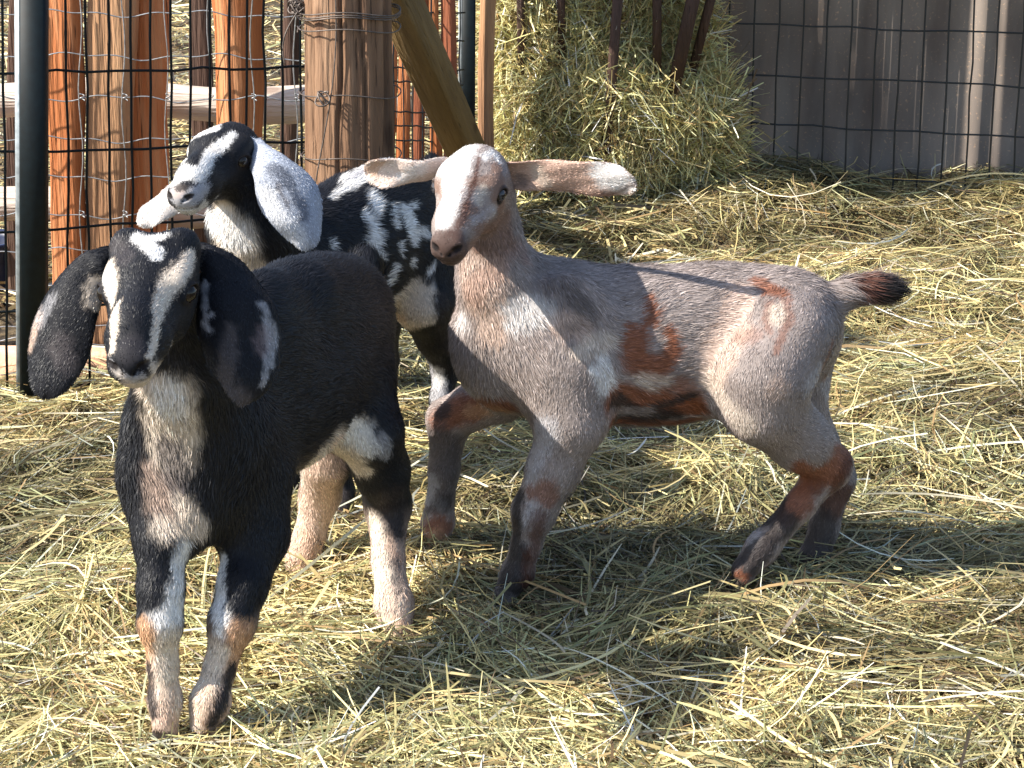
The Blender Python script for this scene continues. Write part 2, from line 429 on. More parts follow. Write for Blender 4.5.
def paint(V, N, col, strokes, soft=.35, part=None, seed=0):
    """each stroke: colour, strength, list of (px, py, r); laid on the coat as spots round points of the surface"""
    nz = (noise(V, 60, seed + 1) - .5) * .7 + (noise(V, 170, seed + 2) - .5) * .4 + (noise(V, 24, seed + 3) - .5) * .4
    hz_ = np.random.default_rng(seed + 5).normal(0, .6, len(V))
    for c, k, pts in strokes:
        c = np.array(c); W_ = np.zeros(len(V))
        full = []
        for i, q in enumerate(pts):
            full.append(q)
            if i + 1 < len(pts):
                r = pts[i + 1]; L = math.hypot(q[0] - r[0], q[1] - r[1]); n = int(L / max(2.0, .45 * min(q[2], r[2])))
                if n < 40:
                    for j in range(1, n): full.append(tuple(q[m] + (r[m] - q[m]) * j / n for m in range(3)))
        for q in full:
            i = closest_visible(V, N, q[0], q[1])
            if i is None: continue
            R = 1.15 * q[2] * depth(V[i]) / FPX
            d = np.linalg.norm(V - V[i], axis=1) / R + nz * .65 + hz_ * min(.0028 / R, .45)
            w = np.clip((1 + soft - d) / (2 * soft), 0, 1)
            W_ = np.maximum(W_, w * w * (3 - 2 * w))
        col += (W_ * k)[:, None] * (c - col)
    return col

def fur_mesh(V, Q, N, area, flow, hl, col, n, width=.0009, lift=.20, jit=.12, var=.25, salt=None, droop=.3, seed=1, mask=None):
    r = np.random.default_rng(seed)
    wgt = area * (.011 / np.clip(hl[Q].mean(1), .003, .02)) ** 1.25
    if mask is not None: wgt = wgt * mask[Q].mean(1)
    pcum = np.cumsum(wgt); pcum /= pcum[-1]
    f = np.searchsorted(pcum, r.random(n)); f = np.clip(f, 0, len(Q) - 1)
    u, v = r.random(n), r.random(n)
    q = Q[f]; w = np.stack([(1 - u) * (1 - v), u * (1 - v), u * v, (1 - u) * v], 1)
    g = lambda A: (A[q] * w[..., None]).sum(1)
    p = g(V); nn = g(N); nn /= np.linalg.norm(nn, axis=1)[:, None] + 1e-9
    fl = g(flow); c = g(col); l = (hl[q] * w).sum(1)
    fl = fl - nn * (fl * nn).sum(1)[:, None]; m = np.linalg.norm(fl, axis=1)[:, None]
    fl = np.where(m > .05, fl / (m + 1e-9), fl)
    # swirl: locks of hair
    sw = (noise(p, 45, 5) - .5) * 1.1 + (noise(p, 14, 6) - .5) * .8
    side = np.cross(nn, fl)
    fl = fl * np.cos(sw)[:, None] + side * np.sin(sw)[:, None] + r.normal(0, jit, (n, 3)); 
    lf = lift * (.6 + .9 * noise(p, 80, 9))[:, None] * (1 + .5 * r.normal(0, .5, (n, 1)))
    d = fl / (np.linalg.norm(fl, axis=1)[:, None] + 1e-9) + nn * lf
    d /= np.linalg.norm(d, axis=1)[:, None]
    l = l * (.6 + .7 * r.random(n)); l = l[:, None]
    sd_ = np.cross(d, nn); sd_ /= np.linalg.norm(sd_, axis=1)[:, None] + 1e-9
    roll = r.normal(0, .25, n)[:, None]; sd_ = sd_ * np.cos(roll) + np.cross(d, sd_) * np.sin(roll)
    wd = width * (.6 + .8 * r.random(n))[:, None] * .5
    p0 = p - nn * .0006; p1 = p0 + d * l * .5; p2 = p0 + d * l - nn * l * droop * .35
    VV = np.stack([p0 - sd_ * wd, p0 + sd_ * wd, p1 + sd_ * wd * .85, p1 - sd_ * wd * .85, p2], 1).reshape(-1, 3)
    b = np.arange(n) * 5
    Qm = np.stack([b, b + 1, b + 2, b + 3], 1); Tm = np.stack([b + 3, b + 2, b + 4], 1)
    k = (1 + var * r.normal(0, 1, n))[:, None].clip(.35, 1.9)
    c = c * k
    if salt is not None:
        frac, dk, lt = salt; x = r.random(n)
        s1 = (x < frac)[:, None]; s2 = (x > 1 - frac)[:, None]
        c = np.where(s1, c * np.array(dk), c); c = np.where(s2, np.minimum(c * np.array(lt), .9), c)
    c = np.clip(c, .004, .92)
    return VV, Qm, Tm, np.repeat(c, 5, axis=0)

def eye_mesh(center, look, r, iris, horiz):
    look = unit(look); s = unit(np.cross(look, [0, 0, 1]) if horiz is None else horiz - look * (horiz @ look)); u = np.cross(s, look)
    nu, nv = 28, 20; V = []; Cc = []
    for i in range(nv + 1):
        th = math.pi * i / nv
        for j in range(nu):
            ph = 2 * math.pi * j / nu
            x, y, z = math.sin(th) * math.cos(ph), math.sin(th) * math.sin(ph), math.cos(th)
            bulge = 1 + .06 * max(0, z - .7) / .3
            V.append(center + r * bulge * (s * x + u * y + look * z))
            pr = math.hypot(x, y)
            if z > 0 and abs(x) < .42 and abs(y) < .20: c = (.004, .004, .005)
            elif z > 0 and pr < .62: c = tuple(np.array(iris) * (.8 + .5 * pr))
            elif z > 0 and pr < .70: c = (.01, .008, .007)
            else: c = (.03, .022, .018)
            Cc.append(c)
    Q = [[i * nu + j, i * nu + (j + 1) % nu, (i + 1) * nu + (j + 1) % nu, (i + 1) * nu + j] for i in range(nv) for j in range(nu)]
    return np.array(V), np.array(Q)[:, ::-1], np.array(Cc)
M['eye'] = attr_mat('eye', .12, .35)

def finish_goat(B, hd, ears, base_fn, strokes, ear_strokes, label, name, nfur, iris, salt=None, var=.25, seed=1, h=.003, fur_width=.0007, muzzle_col=None):
    V, Q = B.mesh(h)
    hc, hr = hd['Q'](.48, -.05, 0), .60 * hd['L']        # the head is meshed finer than the body; the two meet on the same surface under the coat
    keep = np.linalg.norm(V - hc, axis=1) > hr - h
    def cull(V, Q, keep):
        Q = Q[keep[Q].all(1)]; use = np.zeros(len(V), bool); use[Q] = True; new = np.cumsum(use) - 1; return V[use], new[Q]
    V, Q = cull(V, Q, keep)
    V2, Q2 = B.mesh(.0014, hc - hr - .006, hc + hr + .006)
    V2, Q2 = cull(V2, Q2, np.linalg.norm(V2 - hc, axis=1) < hr + .001)
    N1, _ = vnormals(V, Q); N2, _ = vnormals(V2, Q2)
    Q = np.concatenate([Q, Q2 + len(V)]); V = np.concatenate([V, V2]); N = np.concatenate([N1, N2])
    # flow and hair length from the nearest parts of the body
    fl = np.zeros_like(V); hl = np.zeros(len(V)); ws = np.zeros(len(V))
    for p in B.pr:
        if p.get('sub'): continue
        m = ((V > p['lo'] - .03) & (V < p['hi'] + .03)).all(1)
        if not m.any(): continue
        d = B.ev(p, V[m]); w = np.exp(-np.maximum(d, -.02) / .007)
        fl[m] += w[:, None] * p['flow']; hl[m] += w * p['hl']; ws[m] += w
    hl /= np.maximum(ws, 1e-9)
    col = base_fn(V, N)
    paint(V, N, col, strokes, seed=seed)
    if muzzle_col is not None:           # the dusky muzzle of this kid
        q = (V - hd['S']) / hd['L']; x = q @ hd['a']; w = np.clip((x - .84 + (noise(V, 90, 4) - .5) * .08) / .10, 0, 1) * (np.linalg.norm(q, axis=1) < 1.25) * muzzle_col[1]
        col += w[:, None] * (np.array(muzzle_col[0]) - col)
    mask = np.ones(len(V))
    for c, lk in hd['eyes']:
        d = np.linalg.norm(V - c, axis=1) / (hd['L'] * .060)
        mask *= np.clip((d - 1.12) / .3, 0, 1)
        dk = np.clip((1.38 - d) / .25, 0, 1)[:, None]; col += dk * (np.array([.018, .013, .012]) - col)
        hl = np.where(d < 2.2, np.minimum(hl, .0028), hl)
    for p_, r_ in B.hooves:
        d = np.linalg.norm(V - p_, axis=1) / r_; dk = np.clip((1.0 - d) / .12, 0, 1)[:, None]; col += dk * (np.array([.035, .026, .02]) - col); mask *= np.clip((d - .8) / .3, .05, 1)
    # nostrils and mouth line; the tip of the nose is bare
    for p_, r_ in hd['marks']:
        d = np.linalg.norm(V - p_, axis=1) / (hd['L'] * r_)
        dk = np.clip((1.15 - d) / .35, 0, 1)[:, None] * .93; col += dk * (np.array([.012, .008, .008]) - col)
        mask *= np.clip((d - .9) / .3, 0, 1)
    d = np.linalg.norm((V - hd['Q'](.985, -.075, 0)) @ np.array([hd['a'], hd['u'], hd['s']]).T / (hd['L'] * np.array([.05, .055, .075])), axis=1); mask *= np.clip((d - .8) / .5, .12, 1)
    parts_V, parts_Q, parts_C, n0 = [V], [Q], [col], len(V)
    AV, AQ, AN, AF, AH, AC, AM = [V], [Q], [N], [fl], [hl], [col], [mask]
    for (ev, eq, ef), es in zip(ears, ear_strokes):
        en, _ = vnormals(ev, eq); ec = base_fn(ev, en); 
        if es and es[0] == 'base': ec[:] = np.array(es[1]); es = es[2]
        paint(ev, en, ec, es, seed=seed + 20)
        AV.append(ev); AQ.append(eq + n0); AN.append(en); AF.append(ef); AH.append(np.full(len(ev), .0042)); AC.append(ec); AM.append(np.ones(len(ev)) * 1.15); n0 += len(ev)
    V, Q, N, fl, hl, col, mask = [np.concatenate(x) for x in (AV, AQ, AN, AF, AH, AC, AM)]
    _, area = vnormals(V, Q)
    X, Y, D = proj(V)
    vis = (N * (C0 - V)).sum(1) / D                                       # hair is set denser on the near side, never absent on the far one
    mask2 = mask * np.where(vis > -.35, 1.0, .3)
    body = raw_mesh(name, V, Q, None, [M['skin']], np.clip(col * .85, .004, .9))
    tag(body, label, 'goat', 'goat kids standing in the pen')
    fv, fq, ft, fc = fur_mesh(V, Q, N, area, fl, hl, col, nfur, fur_width, salt=salt, var=var, seed=seed, mask=mask2)
    raw_mesh('fur', fv, fq, ft, [M['fur']], fc, smooth=False, parent=body)
    for c, lk in hd['eyes']:
        ev, eq, ec = eye_mesh(c, lk, hd['L'] * .056, iris, hd['a'])
        raw_mesh('eye', ev, eq, None, [M['eye']], ec, parent=body)
    return body

BLACK = (.0085, .009, .0125); WHITE = (.80, .78, .76); CREAM = (.66, .56, .46); TAN = (.52, .30, .17); PINK = (.64, .46, .36)
RUST = (.22, .07, .028); DKRUST = (.09, .03, .016); CHAR = (.035, .028, .027); ROAN = (.285, .238, .22); LGREY = (.46, .45, .47); DGREY = (.10, .085, .085)
DNZ = lambda V, a, b, s, seed: np.array(a) + (np.clip((noise(V, s, seed) - .35) / .3, 0, 1))[:, None] * (np.array(b) - np.array(a))

# =================================================================== the goats
exec_goats = True
def goat_front():
    B = Body()
    f = unit([-.16, -.36, 0]); u = np.array([0, 0, 1.]); s = np.cross(f, u); A = np.array([f, u, s]); back = -f + np.array([0, 0, -.25])
    def e(px, py, Y, rl, rv, rs, **kw):
        p = P(px, py, Y); B.ell(p, A, (rl, rpx(p, rv), rs), kw.get('k', .03), kw.get('flow', back), kw.get('hl', .012))
    e(203, 440, 2.15, .065, 88, .064, flow=[-.1, -.2, -1]); e(240, 400, 2.22, .10, 100, .068); e(283, 373, 2.30, .105, 102, .073)
    e(317, 352, 2.37, .095, 95, .069); e(341, 338, 2.44, .075, 80, .056); e(262, 330, 2.22, .08, 60, .04)
    p = P(190, 505, 2.12); B.ell(p, A, (.035, rpx(p, 45), .04), .03, [0, 0, -1], .013)
    p = P(150, 450, 2.14); B.ell(p, A, (.045, rpx(p, 62), .022), .03, [0, 0, -1], .011)
    p = P(245, 460, 2.16); B.ell(p, A, (.05, rpx(p, 75), .024), .03, [.1, 0, -1], .011)
    B.chain([(172, 305, 2.06, 38), (184, 370, 2.10, 46), (200, 430, 2.15, 58)], .03, .011)
    B.chain([(300, 300, 2.30, 40), (340, 310, 2.42, 48)], .03, .011)
    for g, pts in (('leg_a', [(156, 480, 2.13, 34), (160, 540, 2.10, 27), (161, 590, 2.08, 24), (160, 622, 2.07, 23), (163, 665, 2.07, 17), (165, 700, 2.065, 19), (165, 722, 2.055, 17)]),
                   ('leg_b', [(250, 480, 2.18, 42), (256, 535, 2.16, 35), (243, 585, 2.12, 26), (232, 622, 2.10, 24.5), (220, 668, 2.09, 18), (210, 702, 2.075, 20), (204, 724, 2.065, 18)]),
                   ('leg_c', [(352, 385, 2.40, 46), (368, 430, 2.37, 37), (382, 470, 2.40, 29), (388, 505, 2.43, 24), (388, 560, 2.38, 19), (394, 605, 2.34, 20), (398, 630, 2.32, 18)]),
                   ('leg_d', [(318, 400, 2.50, 40), (326, 460, 2.50, 27), (320, 495, 2.54, 21), (310, 535, 2.54, 18), (303, 556, 2.53, 19), (300, 570, 2.52, 17)])):
        J, R = B.chain(pts, .012, .0065, g, None)
        hoof(B, J, R, [-.2, -.6], g)
    J, R = B.chain([(362, 285, 2.50, 17), (366, 268, 2.54, 14), (362, 262, 2.55, 11)], .02, .018, 'tail', [0, .3, 1])
    st = P(158, 261, 2.04); hd = head(B, st, st + Sd(-.02, -.525, .85), [-.02, -.3, .95], .177, 1.36, 1.05, wide_poll=1)
    earL = ear_mesh([(122, 262, 2.05, 12, .9), (104, 262, 2.03, 15, .9), (87, 275, 2.03, 22, .7), (69, 303, 2.02, 30, .6), (57, 342, 2.01, 33, .5), (48, 377, 2.0, 25, .4), (42, 398, 2.0, 8, .3)], (-.25, -.95, .15))
    earR = ear_mesh([(186, 258, 2.07, 13, .9), (204, 260, 2.05, 17, .9), (222, 278, 2.04, 29, .8), (235, 308, 2.02, 40, .8), (245, 345, 2.01, 40, .75), (247, 378, 2.0, 30, .65), (242, 405, 2.0, 9, .5)], (.28, -.95, .12))
    def base(V, N):
        c = np.tile(np.array(BLACK), (len(V), 1)); 
        z = V[:, 2]; t = np.clip((.13 - z) / .05, 0, 1)[:, None]
        return c + t * (np.array(PINK) * .8 - c) * (V[:, 1] > 0)[:, None]
    S = [(CREAM, .9, [(150, 385, 22), (168, 400, 28), (172, 425, 28), (170, 450, 24)]),
         (WHITE, .7, [(165, 385, 14), (172, 405, 15)]),
         (PINK, .45, [(150, 470, 13), (165, 500, 20), (178, 520, 20)]), (CREAM, .8, [(165, 525, 15), (195, 525, 12), (180, 500, 12)]),
         (DGREY, .8, [(166, 444, 13), (174, 462, 16), (176, 480, 10)]), (BLACK, .9, [(212, 400, 12), (222, 440, 16), (228, 480, 18)]), (BLACK, .9, [(130, 440, 13), (128, 480, 12), (135, 520, 9)]),
         # face
         (DGREY, .35, [(115, 245, 9), (125, 260, 9)]),
         (WHITE, 1, [(136, 237, 5), (145, 243, 8), (153, 250, 8), (155, 257, 5)]), (WHITE, 1, [(150, 240, 7), (165, 237, 4)]),
         (CREAM, 1, [(108, 262, 5), (109, 275, 7), (111, 290, 7), (114, 310, 5.5), (114, 330, 4.5), (112, 350, 4)]),
         (CREAM, 1, [(193, 255, 5), (185, 265, 8), (175, 277, 10), (166, 290, 9), (159, 305, 7), (156, 322, 5), (155, 340, 4.5), (152, 352, 4), (147, 362, 3)]),
         (WHITE, .55, [(103, 275, 5), (110, 300, 3)]),
         ((.022, .02, .024), .9, [(130, 344, 11), (128, 354, 10)]), (LGREY, .8, [(112, 362, 3), (118, 373, 4), (130, 381, 5), (142, 377, 4)]), (CREAM, .6, [(115, 370, 3), (130, 385, 4)]),
         (CREAM, 1, [(175, 346, 3)]), (CREAM, .8, [(152, 366, 4), (160, 378, 6)]),
         # fore leg, left of the two
         (WHITE, .9, [(183, 545, 8), (181, 575, 9), (176, 605, 12), (166, 618, 15)]), (TAN, .95, [(146, 630, 11), (147, 650, 11)]), (CREAM, .9, [(170, 640, 14), (170, 670, 13), (168, 700, 14)]),
         (PINK, .5, [(165, 715, 15)]), (BLACK, 1, [(146, 575, 10), (150, 600, 10)]), (CHAR, .95, [(148, 668, 5), (150, 690, 6.5), (152, 712, 7)]), (TAN, .3, [(172, 715, 9), (168, 690, 8)]),
         # fore leg, right of the two
         (WHITE, .9, [(222, 560, 7), (220, 585, 7), (218, 610, 9), (222, 625, 12)]), (TAN, .95, [(240, 632, 15), (244, 648, 14), (236, 662, 10)]), (CREAM, .9, [(215, 650, 12), (208, 675, 12), (196, 700, 14), (192, 720, 12)]),
         (PINK, .7, [(238, 690, 9), (226, 712, 10)]), (CHAR, 1, [(234, 668, 6), (226, 688, 7), (218, 708, 8), (212, 724, 7)]), (TAN, .35, [(198, 715, 10), (206, 690, 7)]), (BLACK, 1, [(250, 570, 16), (246, 600, 14)]),
         # belly and hind legs
         (CREAM, .95, [(302, 482, 10), (318, 464, 15), (336, 446, 17), (350, 436, 18), (348, 465, 16), (362, 470, 10)]), (WHITE, .7, [(350, 428, 9), (362, 438, 11), (370, 452, 8)]), (LGREY, .5, [(382, 440, 9), (385, 455, 7)]), (PINK, .6, [(338, 440, 9)]),
         (CREAM, .9, [(374, 520, 8), (376, 550, 10), (382, 580, 14), (392, 612, 18)]), (PINK, .6, [(392, 600, 16), (396, 630, 16)]), (TAN, .4, [(398, 625, 9)]),
         (CHAR, .9, [(392, 500, 16), (398, 530, 8)]), (DGREY, .7, [(396, 560, 5), (398, 590, 4)]),
         (PINK, 1, [(325, 460, 18), (318, 500, 20), (306, 535, 20), (301, 565, 20)]), (TAN, .4, [(306, 545, 12), (300, 565, 14)])]
    EL = [(DGREY, .5, [(62, 345, 12), (68, 365, 10)]), (PINK, .6, [(40, 315, 4), (33, 335, 4), (30, 350, 3)]), (CREAM, .8, [(97, 285, 7), (94, 305, 7)]), (LGREY, .4, [(50, 300, 5), (40, 320, 5)])]
    ER = [(LGREY, .6, [(262, 305, 3), (270, 322, 4.5), (273, 342, 5), (269, 362, 4), (262, 382, 2.5)]), ((.30, .22, .22), .35, [(263, 335, 7), (262, 352, 6)]), (LGREY, .8, [(203, 285, 4), (204, 305, 4), (209, 330, 2.5)]), (DGREY, .7, [(240, 398, 12), (225, 390, 8), (232, 330, 6)])]
    return finish_goat(B, hd, [earL, earR], base, S, [EL, ER], 'black goat kid with white face stripes and long drooping ears, nearest the camera', 'goat', NF, (.012, .008, .005), None, .35, 11)

def goat_grey():
    B = Body()
    f = unit([-1, -.08, 0]); u = np.array([0, 0, 1.]); s = np.cross(f, u); A = np.array([f, u, s]); back = -f + np.array([0, 0, -.3])
    def e(px, py, Y, rl, rv, rs, **kw):
        p = P(px, py, Y); B.ell(p, A, (rpx(p, rl), rpx(p, rv), rs), kw.get('k', .03), kw.get('flow', back), kw.get('hl', .011))
    e(545, 338, 2.48, 80, 80, .060); e(605, 345, 2.49, 105, 80, .070); e(670, 346, 2.50, 100, 80, .073)
    e(725, 334, 2.51, 80, 72, .066); e(785, 325, 2.51, 58, 58, .056); e(492, 340, 2.47, 42, 56, .042, flow=[-.3, 0, -1])
    p = P(565, 345, 2.43); B.ell(p, A, (rpx(p, 48), rpx(p, 72), .022), .035, [.3, 0, -1], .011)
    B.chain([(486, 200, 2.45, 30), (488, 240, 2.46, 31), (498, 280, 2.46, 38), (528, 325, 2.48, 54)], .02, .009)
    B.chain([(520, 272, 2.47, 20), (560, 302, 2.48, 36)], .02, .009)
    for g, pts in (('leg_a', [(572, 372, 2.44, 44), (572, 420, 2.43, 37), (554, 468, 2.43, 28), (534, 512, 2.43, 23), (526, 545, 2.43, 17), (518, 572, 2.43, 18.5), (506, 592, 2.425, 15)]),
                   ('leg_b', [(505, 370, 2.50, 40), (502, 398, 2.53, 25), (474, 406, 2.55, 24), (449, 420, 2.56, 23), (444, 470, 2.56, 17.5), (438, 522, 2.56, 18.5), (431, 552, 2.55, 17)]),
                   ('leg_c', [(788, 335, 2.46, 50), (765, 375, 2.44, 52), (762, 402, 2.44, 45), (800, 440, 2.47, 33), (830, 466, 2.49, 23), (800, 505, 2.48, 17.5), (762, 548, 2.47, 19), (744, 570, 2.46, 16)]),
                   ('leg_d', [(795, 345, 2.55, 45), (790, 410, 2.56, 38), (834, 478, 2.58, 22), (824, 528, 2.57, 17), (814, 560, 2.56, 18.5), (806, 578, 2.55, 16)])):
        J, R = B.chain(pts, .012, .006, g, None); hoof(B, J, R, [-1, -.2], g)
    B.chain([(825, 305, 2.51, 19), (848, 292, 2.515, 14), (874, 287, 2.52, 13), (888, 289, 2.52, 15)], .015, .023, 'tail', [1, 0, .05])
    st = P(481, 165, 2.45); hd = head(B, st, st + Sd(-.22, -.575, .79), [.0, -.3, .95], .165, 1.30, 1.02)
    earL = ear_mesh([(462, 178, 2.45, 12, .9), (438, 172, 2.43, 15, .7), (416, 173, 2.42, 14, .3), (396, 171, 2.425, 15, -.5), (379, 171, 2.43, 15, -.9), (367, 174, 2.435, 8, -.9)], [(0, -.8, -.6), (0, -.85, -.5), (.1, -.9, -.2), (.2, -.95, .1)])
    earR = ear_mesh([(486, 174, 2.46, 13, .9), (508, 172, 2.45, 16, -.6), (535, 174, 2.44, 17, -.35), (565, 177, 2.43, 18.5, .15), (600, 180, 2.42, 19.5, .2), (622, 183, 2.415, 16, .25), (635, 185, 2.41, 7, .2)], (0, -.93, -.35))
    def base(V, N):
        return DNZ(V, np.array(ROAN) * .92, np.array(ROAN) * 1.12, 30, 4)
    S = [  # neck and chest; sunlit patches on neck and shoulder painted pale
         (PINK, .55, [(478, 300, 22), (470, 270, 16), (490, 260, 14), (490, 330, 14)]), (RUST, .3, [(470, 290, 12), (520, 240, 6), (525, 262, 5)]), (WHITE, .5, [(462, 322, 9)]),
         (WHITE, .55, [(508, 308, 7), (525, 305, 12), (545, 308, 12), (512, 322, 9)]), (PINK, .5, [(560, 320, 12), (580, 330, 10)]),
         (DGREY, .45, [(545, 285, 12), (565, 292, 14), (580, 300, 10)]), (CHAR, .35, [(565, 285, 6), (590, 315, 8), (570, 325, 6)]),
         (CREAM, .6, [(590, 345, 10), (605, 340, 9), (575, 350, 7)]), (WHITE, .75, [(600, 370, 8), (607, 385, 9), (604, 360, 7)]),
         # side: rust patch with grey and white islands
         (RUST, .9, [(646, 298, 3), (652, 318, 6), (640, 345, 9), (628, 330, 5), (632, 360, 12), (655, 370, 12), (672, 350, 7), (668, 330, 4)]),
         (RUST, .9, [(618, 398, 14), (640, 402, 15), (665, 402, 15), (692, 408, 11)]), (RUST, .6, [(680, 385, 9), (700, 410, 8)]),
         (ROAN, .9, [(655, 345, 7), (648, 330, 3)]), (CREAM, .6, [(650, 385, 5), (640, 378, 6), (662, 380, 5)]), (CHAR, .9, [(616, 400, 7), (630, 408, 7), (650, 412, 7), (675, 416, 6), (615, 418, 7), (690, 395, 4)]),
         (ROAN, .7, [(645, 410, 7), (612, 412, 4)]), (PINK, .5, [(693, 418, 5)]), (RUST, .8, [(612, 422, 6), (640, 423, 7), (670, 424, 7), (695, 420, 6)]), (CHAR, .6, [(650, 421, 4), (625, 420, 4)]),
         # rump; sunlit front of the thigh painted pale
         (PINK, .55, [(735, 295, 14), (722, 350, 18), (715, 375, 14), (735, 330, 14)]), (CREAM, .5, [(712, 380, 10), (725, 405, 12), (745, 425, 12)]),
         (RUST, .8, [(752, 280, 4), (770, 288, 8), (785, 292, 5)]), (RUST, .45, [(772, 302, 4), (766, 318, 3), (770, 332, 3)]), (RUST, .5, [(788, 300, 5), (791, 316, 4), (782, 335, 4), (777, 352, 3)]), (CREAM, .6, [(779, 310, 7), (777, 318, 6)]),
         (RUST, .35, [(740, 335, 8), (755, 335, 7)]), (PINK, .4, [(780, 390, 12)]), (LGREY, .5, [(810, 385, 10), (820, 370, 8), (830, 395, 6)]), (RUST, .5, [(833, 340, 4), (830, 360, 4), (826, 375, 4)]),
         # hind legs
         (RUST, .85, [(845, 455, 12), (830, 470, 15), (810, 480, 14), (800, 465, 8)]), (DKRUST, .8, [(845, 470, 7), (850, 460, 5), (835, 490, 6)]), (RUST, .85, [(800, 495, 14), (788, 512, 10)]), (DKRUST, .5, [(815, 485, 10)]), (CHAR, .9, [(778, 500, 9), (765, 515, 10), (790, 522, 9), (775, 535, 8)]),
         (LGREY, .6, [(750, 528, 8), (755, 540, 8)]), (CHAR, .9, [(768, 545, 10), (752, 558, 15), (740, 568, 14)]), (RUST, .7, [(740, 578, 8)]), (DKRUST, .8, [(838, 498, 14), (835, 510, 12)]), (CHAR, .85, [(824, 522, 14), (816, 545, 16)]), (CHAR, .9, [(800, 565, 9), (815, 570, 10), (800, 575, 10)]),
         # fore legs
         (LGREY, .65, [(545, 430, 14), (535, 455, 12), (528, 478, 9)]), (CHAR, .9, [(519, 492, 7), (517, 515, 5)]), (RUST, .6, [(545, 490, 10), (550, 500, 8), (530, 490, 6)]), (LGREY, .5, [(535, 508, 7), (528, 525, 7)]), (CHAR, .95, [(515, 520, 7), (516, 540, 9), (518, 560, 12), (508, 582, 14), (520, 585, 14)]), (DKRUST, .7, [(540, 515, 7), (535, 545, 7), (530, 580, 8)]),
         (LGREY, .6, [(468, 392, 9)]), (RUST, .85, [(500, 405, 12), (480, 408, 14), (455, 410, 16), (445, 420, 14)]), (TAN, .5, [(495, 410, 8), (470, 412, 7)]), (CHAR, .85, [(447, 408, 7), (440, 412, 5)]), (DGREY, .9, [(445, 442, 17), (445, 470, 17), (440, 500, 14)]), (LGREY, .5, [(432, 480, 6), (428, 500, 5), (440, 505, 6)]),
         (CHAR, .6, [(448, 500, 7), (425, 512, 4)]), (RUST, .8, [(436, 530, 14)]), (TAN, .8, [(432, 545, 14), (425, 552, 10)]), (CHAR, .9, [(424, 562, 6), (436, 566, 6)]),
         # tail
         (DKRUST, .95, [(864, 281, 12), (872, 286, 14), (866, 294, 11)]), ((.014, .011, .011), 1, [(890, 290, 18), (882, 300, 9), (898, 285, 14), (900, 296, 14)]),
         # face
         ((.21, .125, .092), .85, [(500, 225, 16), (482, 232, 14), (475, 215, 10), (434, 185, 5), (500, 182, 9), (497, 168, 6), (505, 240, 12), (470, 250, 8)]),
         (WHITE, 1, [(458, 150, 12), (468, 148, 10), (454, 166, 15), (452, 184, 13), (448, 200, 12), (445, 213, 10), (443, 225, 7)]), (WHITE, .8, [(484, 158, 5), (492, 152, 5), (499, 162, 3)]),
         (DKRUST, .75, [(479, 158, 2), (475, 178, 2.5), (469, 195, 2.5), (464, 210, 3), (460, 224, 4)]), (LGREY, .5, [(488, 216, 5), (495, 210, 5), (473, 222, 4)]), (CREAM, .6, [(478, 200, 6), (483, 188, 5)]),
         ((.075, .043, .035), .95, [(448, 238, 8), (440, 247, 9), (452, 246, 10), (459, 252, 7)]), ((.20, .14, .12), .8, [(438, 262, 6), (450, 264, 7), (464, 258, 6)]), (DKRUST, .6, [(458, 234, 6)]), (DGREY, .6, [(436, 255, 4), (445, 262, 5), (455, 258, 4)]), (PINK, .4, [(462, 250, 5)])]
    EL = ('base', (.74, .60, .52), [(WHITE, .6, [(420, 170, 8), (405, 178, 6)]), (TAN, .6, [(372, 170, 5), (380, 163, 4)])])
    ER = ('base', (.56, .38, .30), [(WHITE, .85, [(598, 168, 7), (608, 176, 14), (620, 184, 14), (630, 184, 10)]), (CREAM, .6, [(535, 172, 7), (545, 182, 6)]), (DGREY, .6, [(520, 180, 7)]), (DKRUST, .6, [(600, 194, 3), (612, 195, 2.5), (633, 184, 3)])])
    return finish_goat(B, hd, [earL, earR], base, S, [EL, ER], 'grey roan goat kid with white forehead and rusty patches, ears held straight out', 'goat', NF, (.055, .055, .062), (.17, (.62, .56, .52), (1.4, 1.4, 1.42)), .17, 12, muzzle_col=((.085, .052, .043), .88))

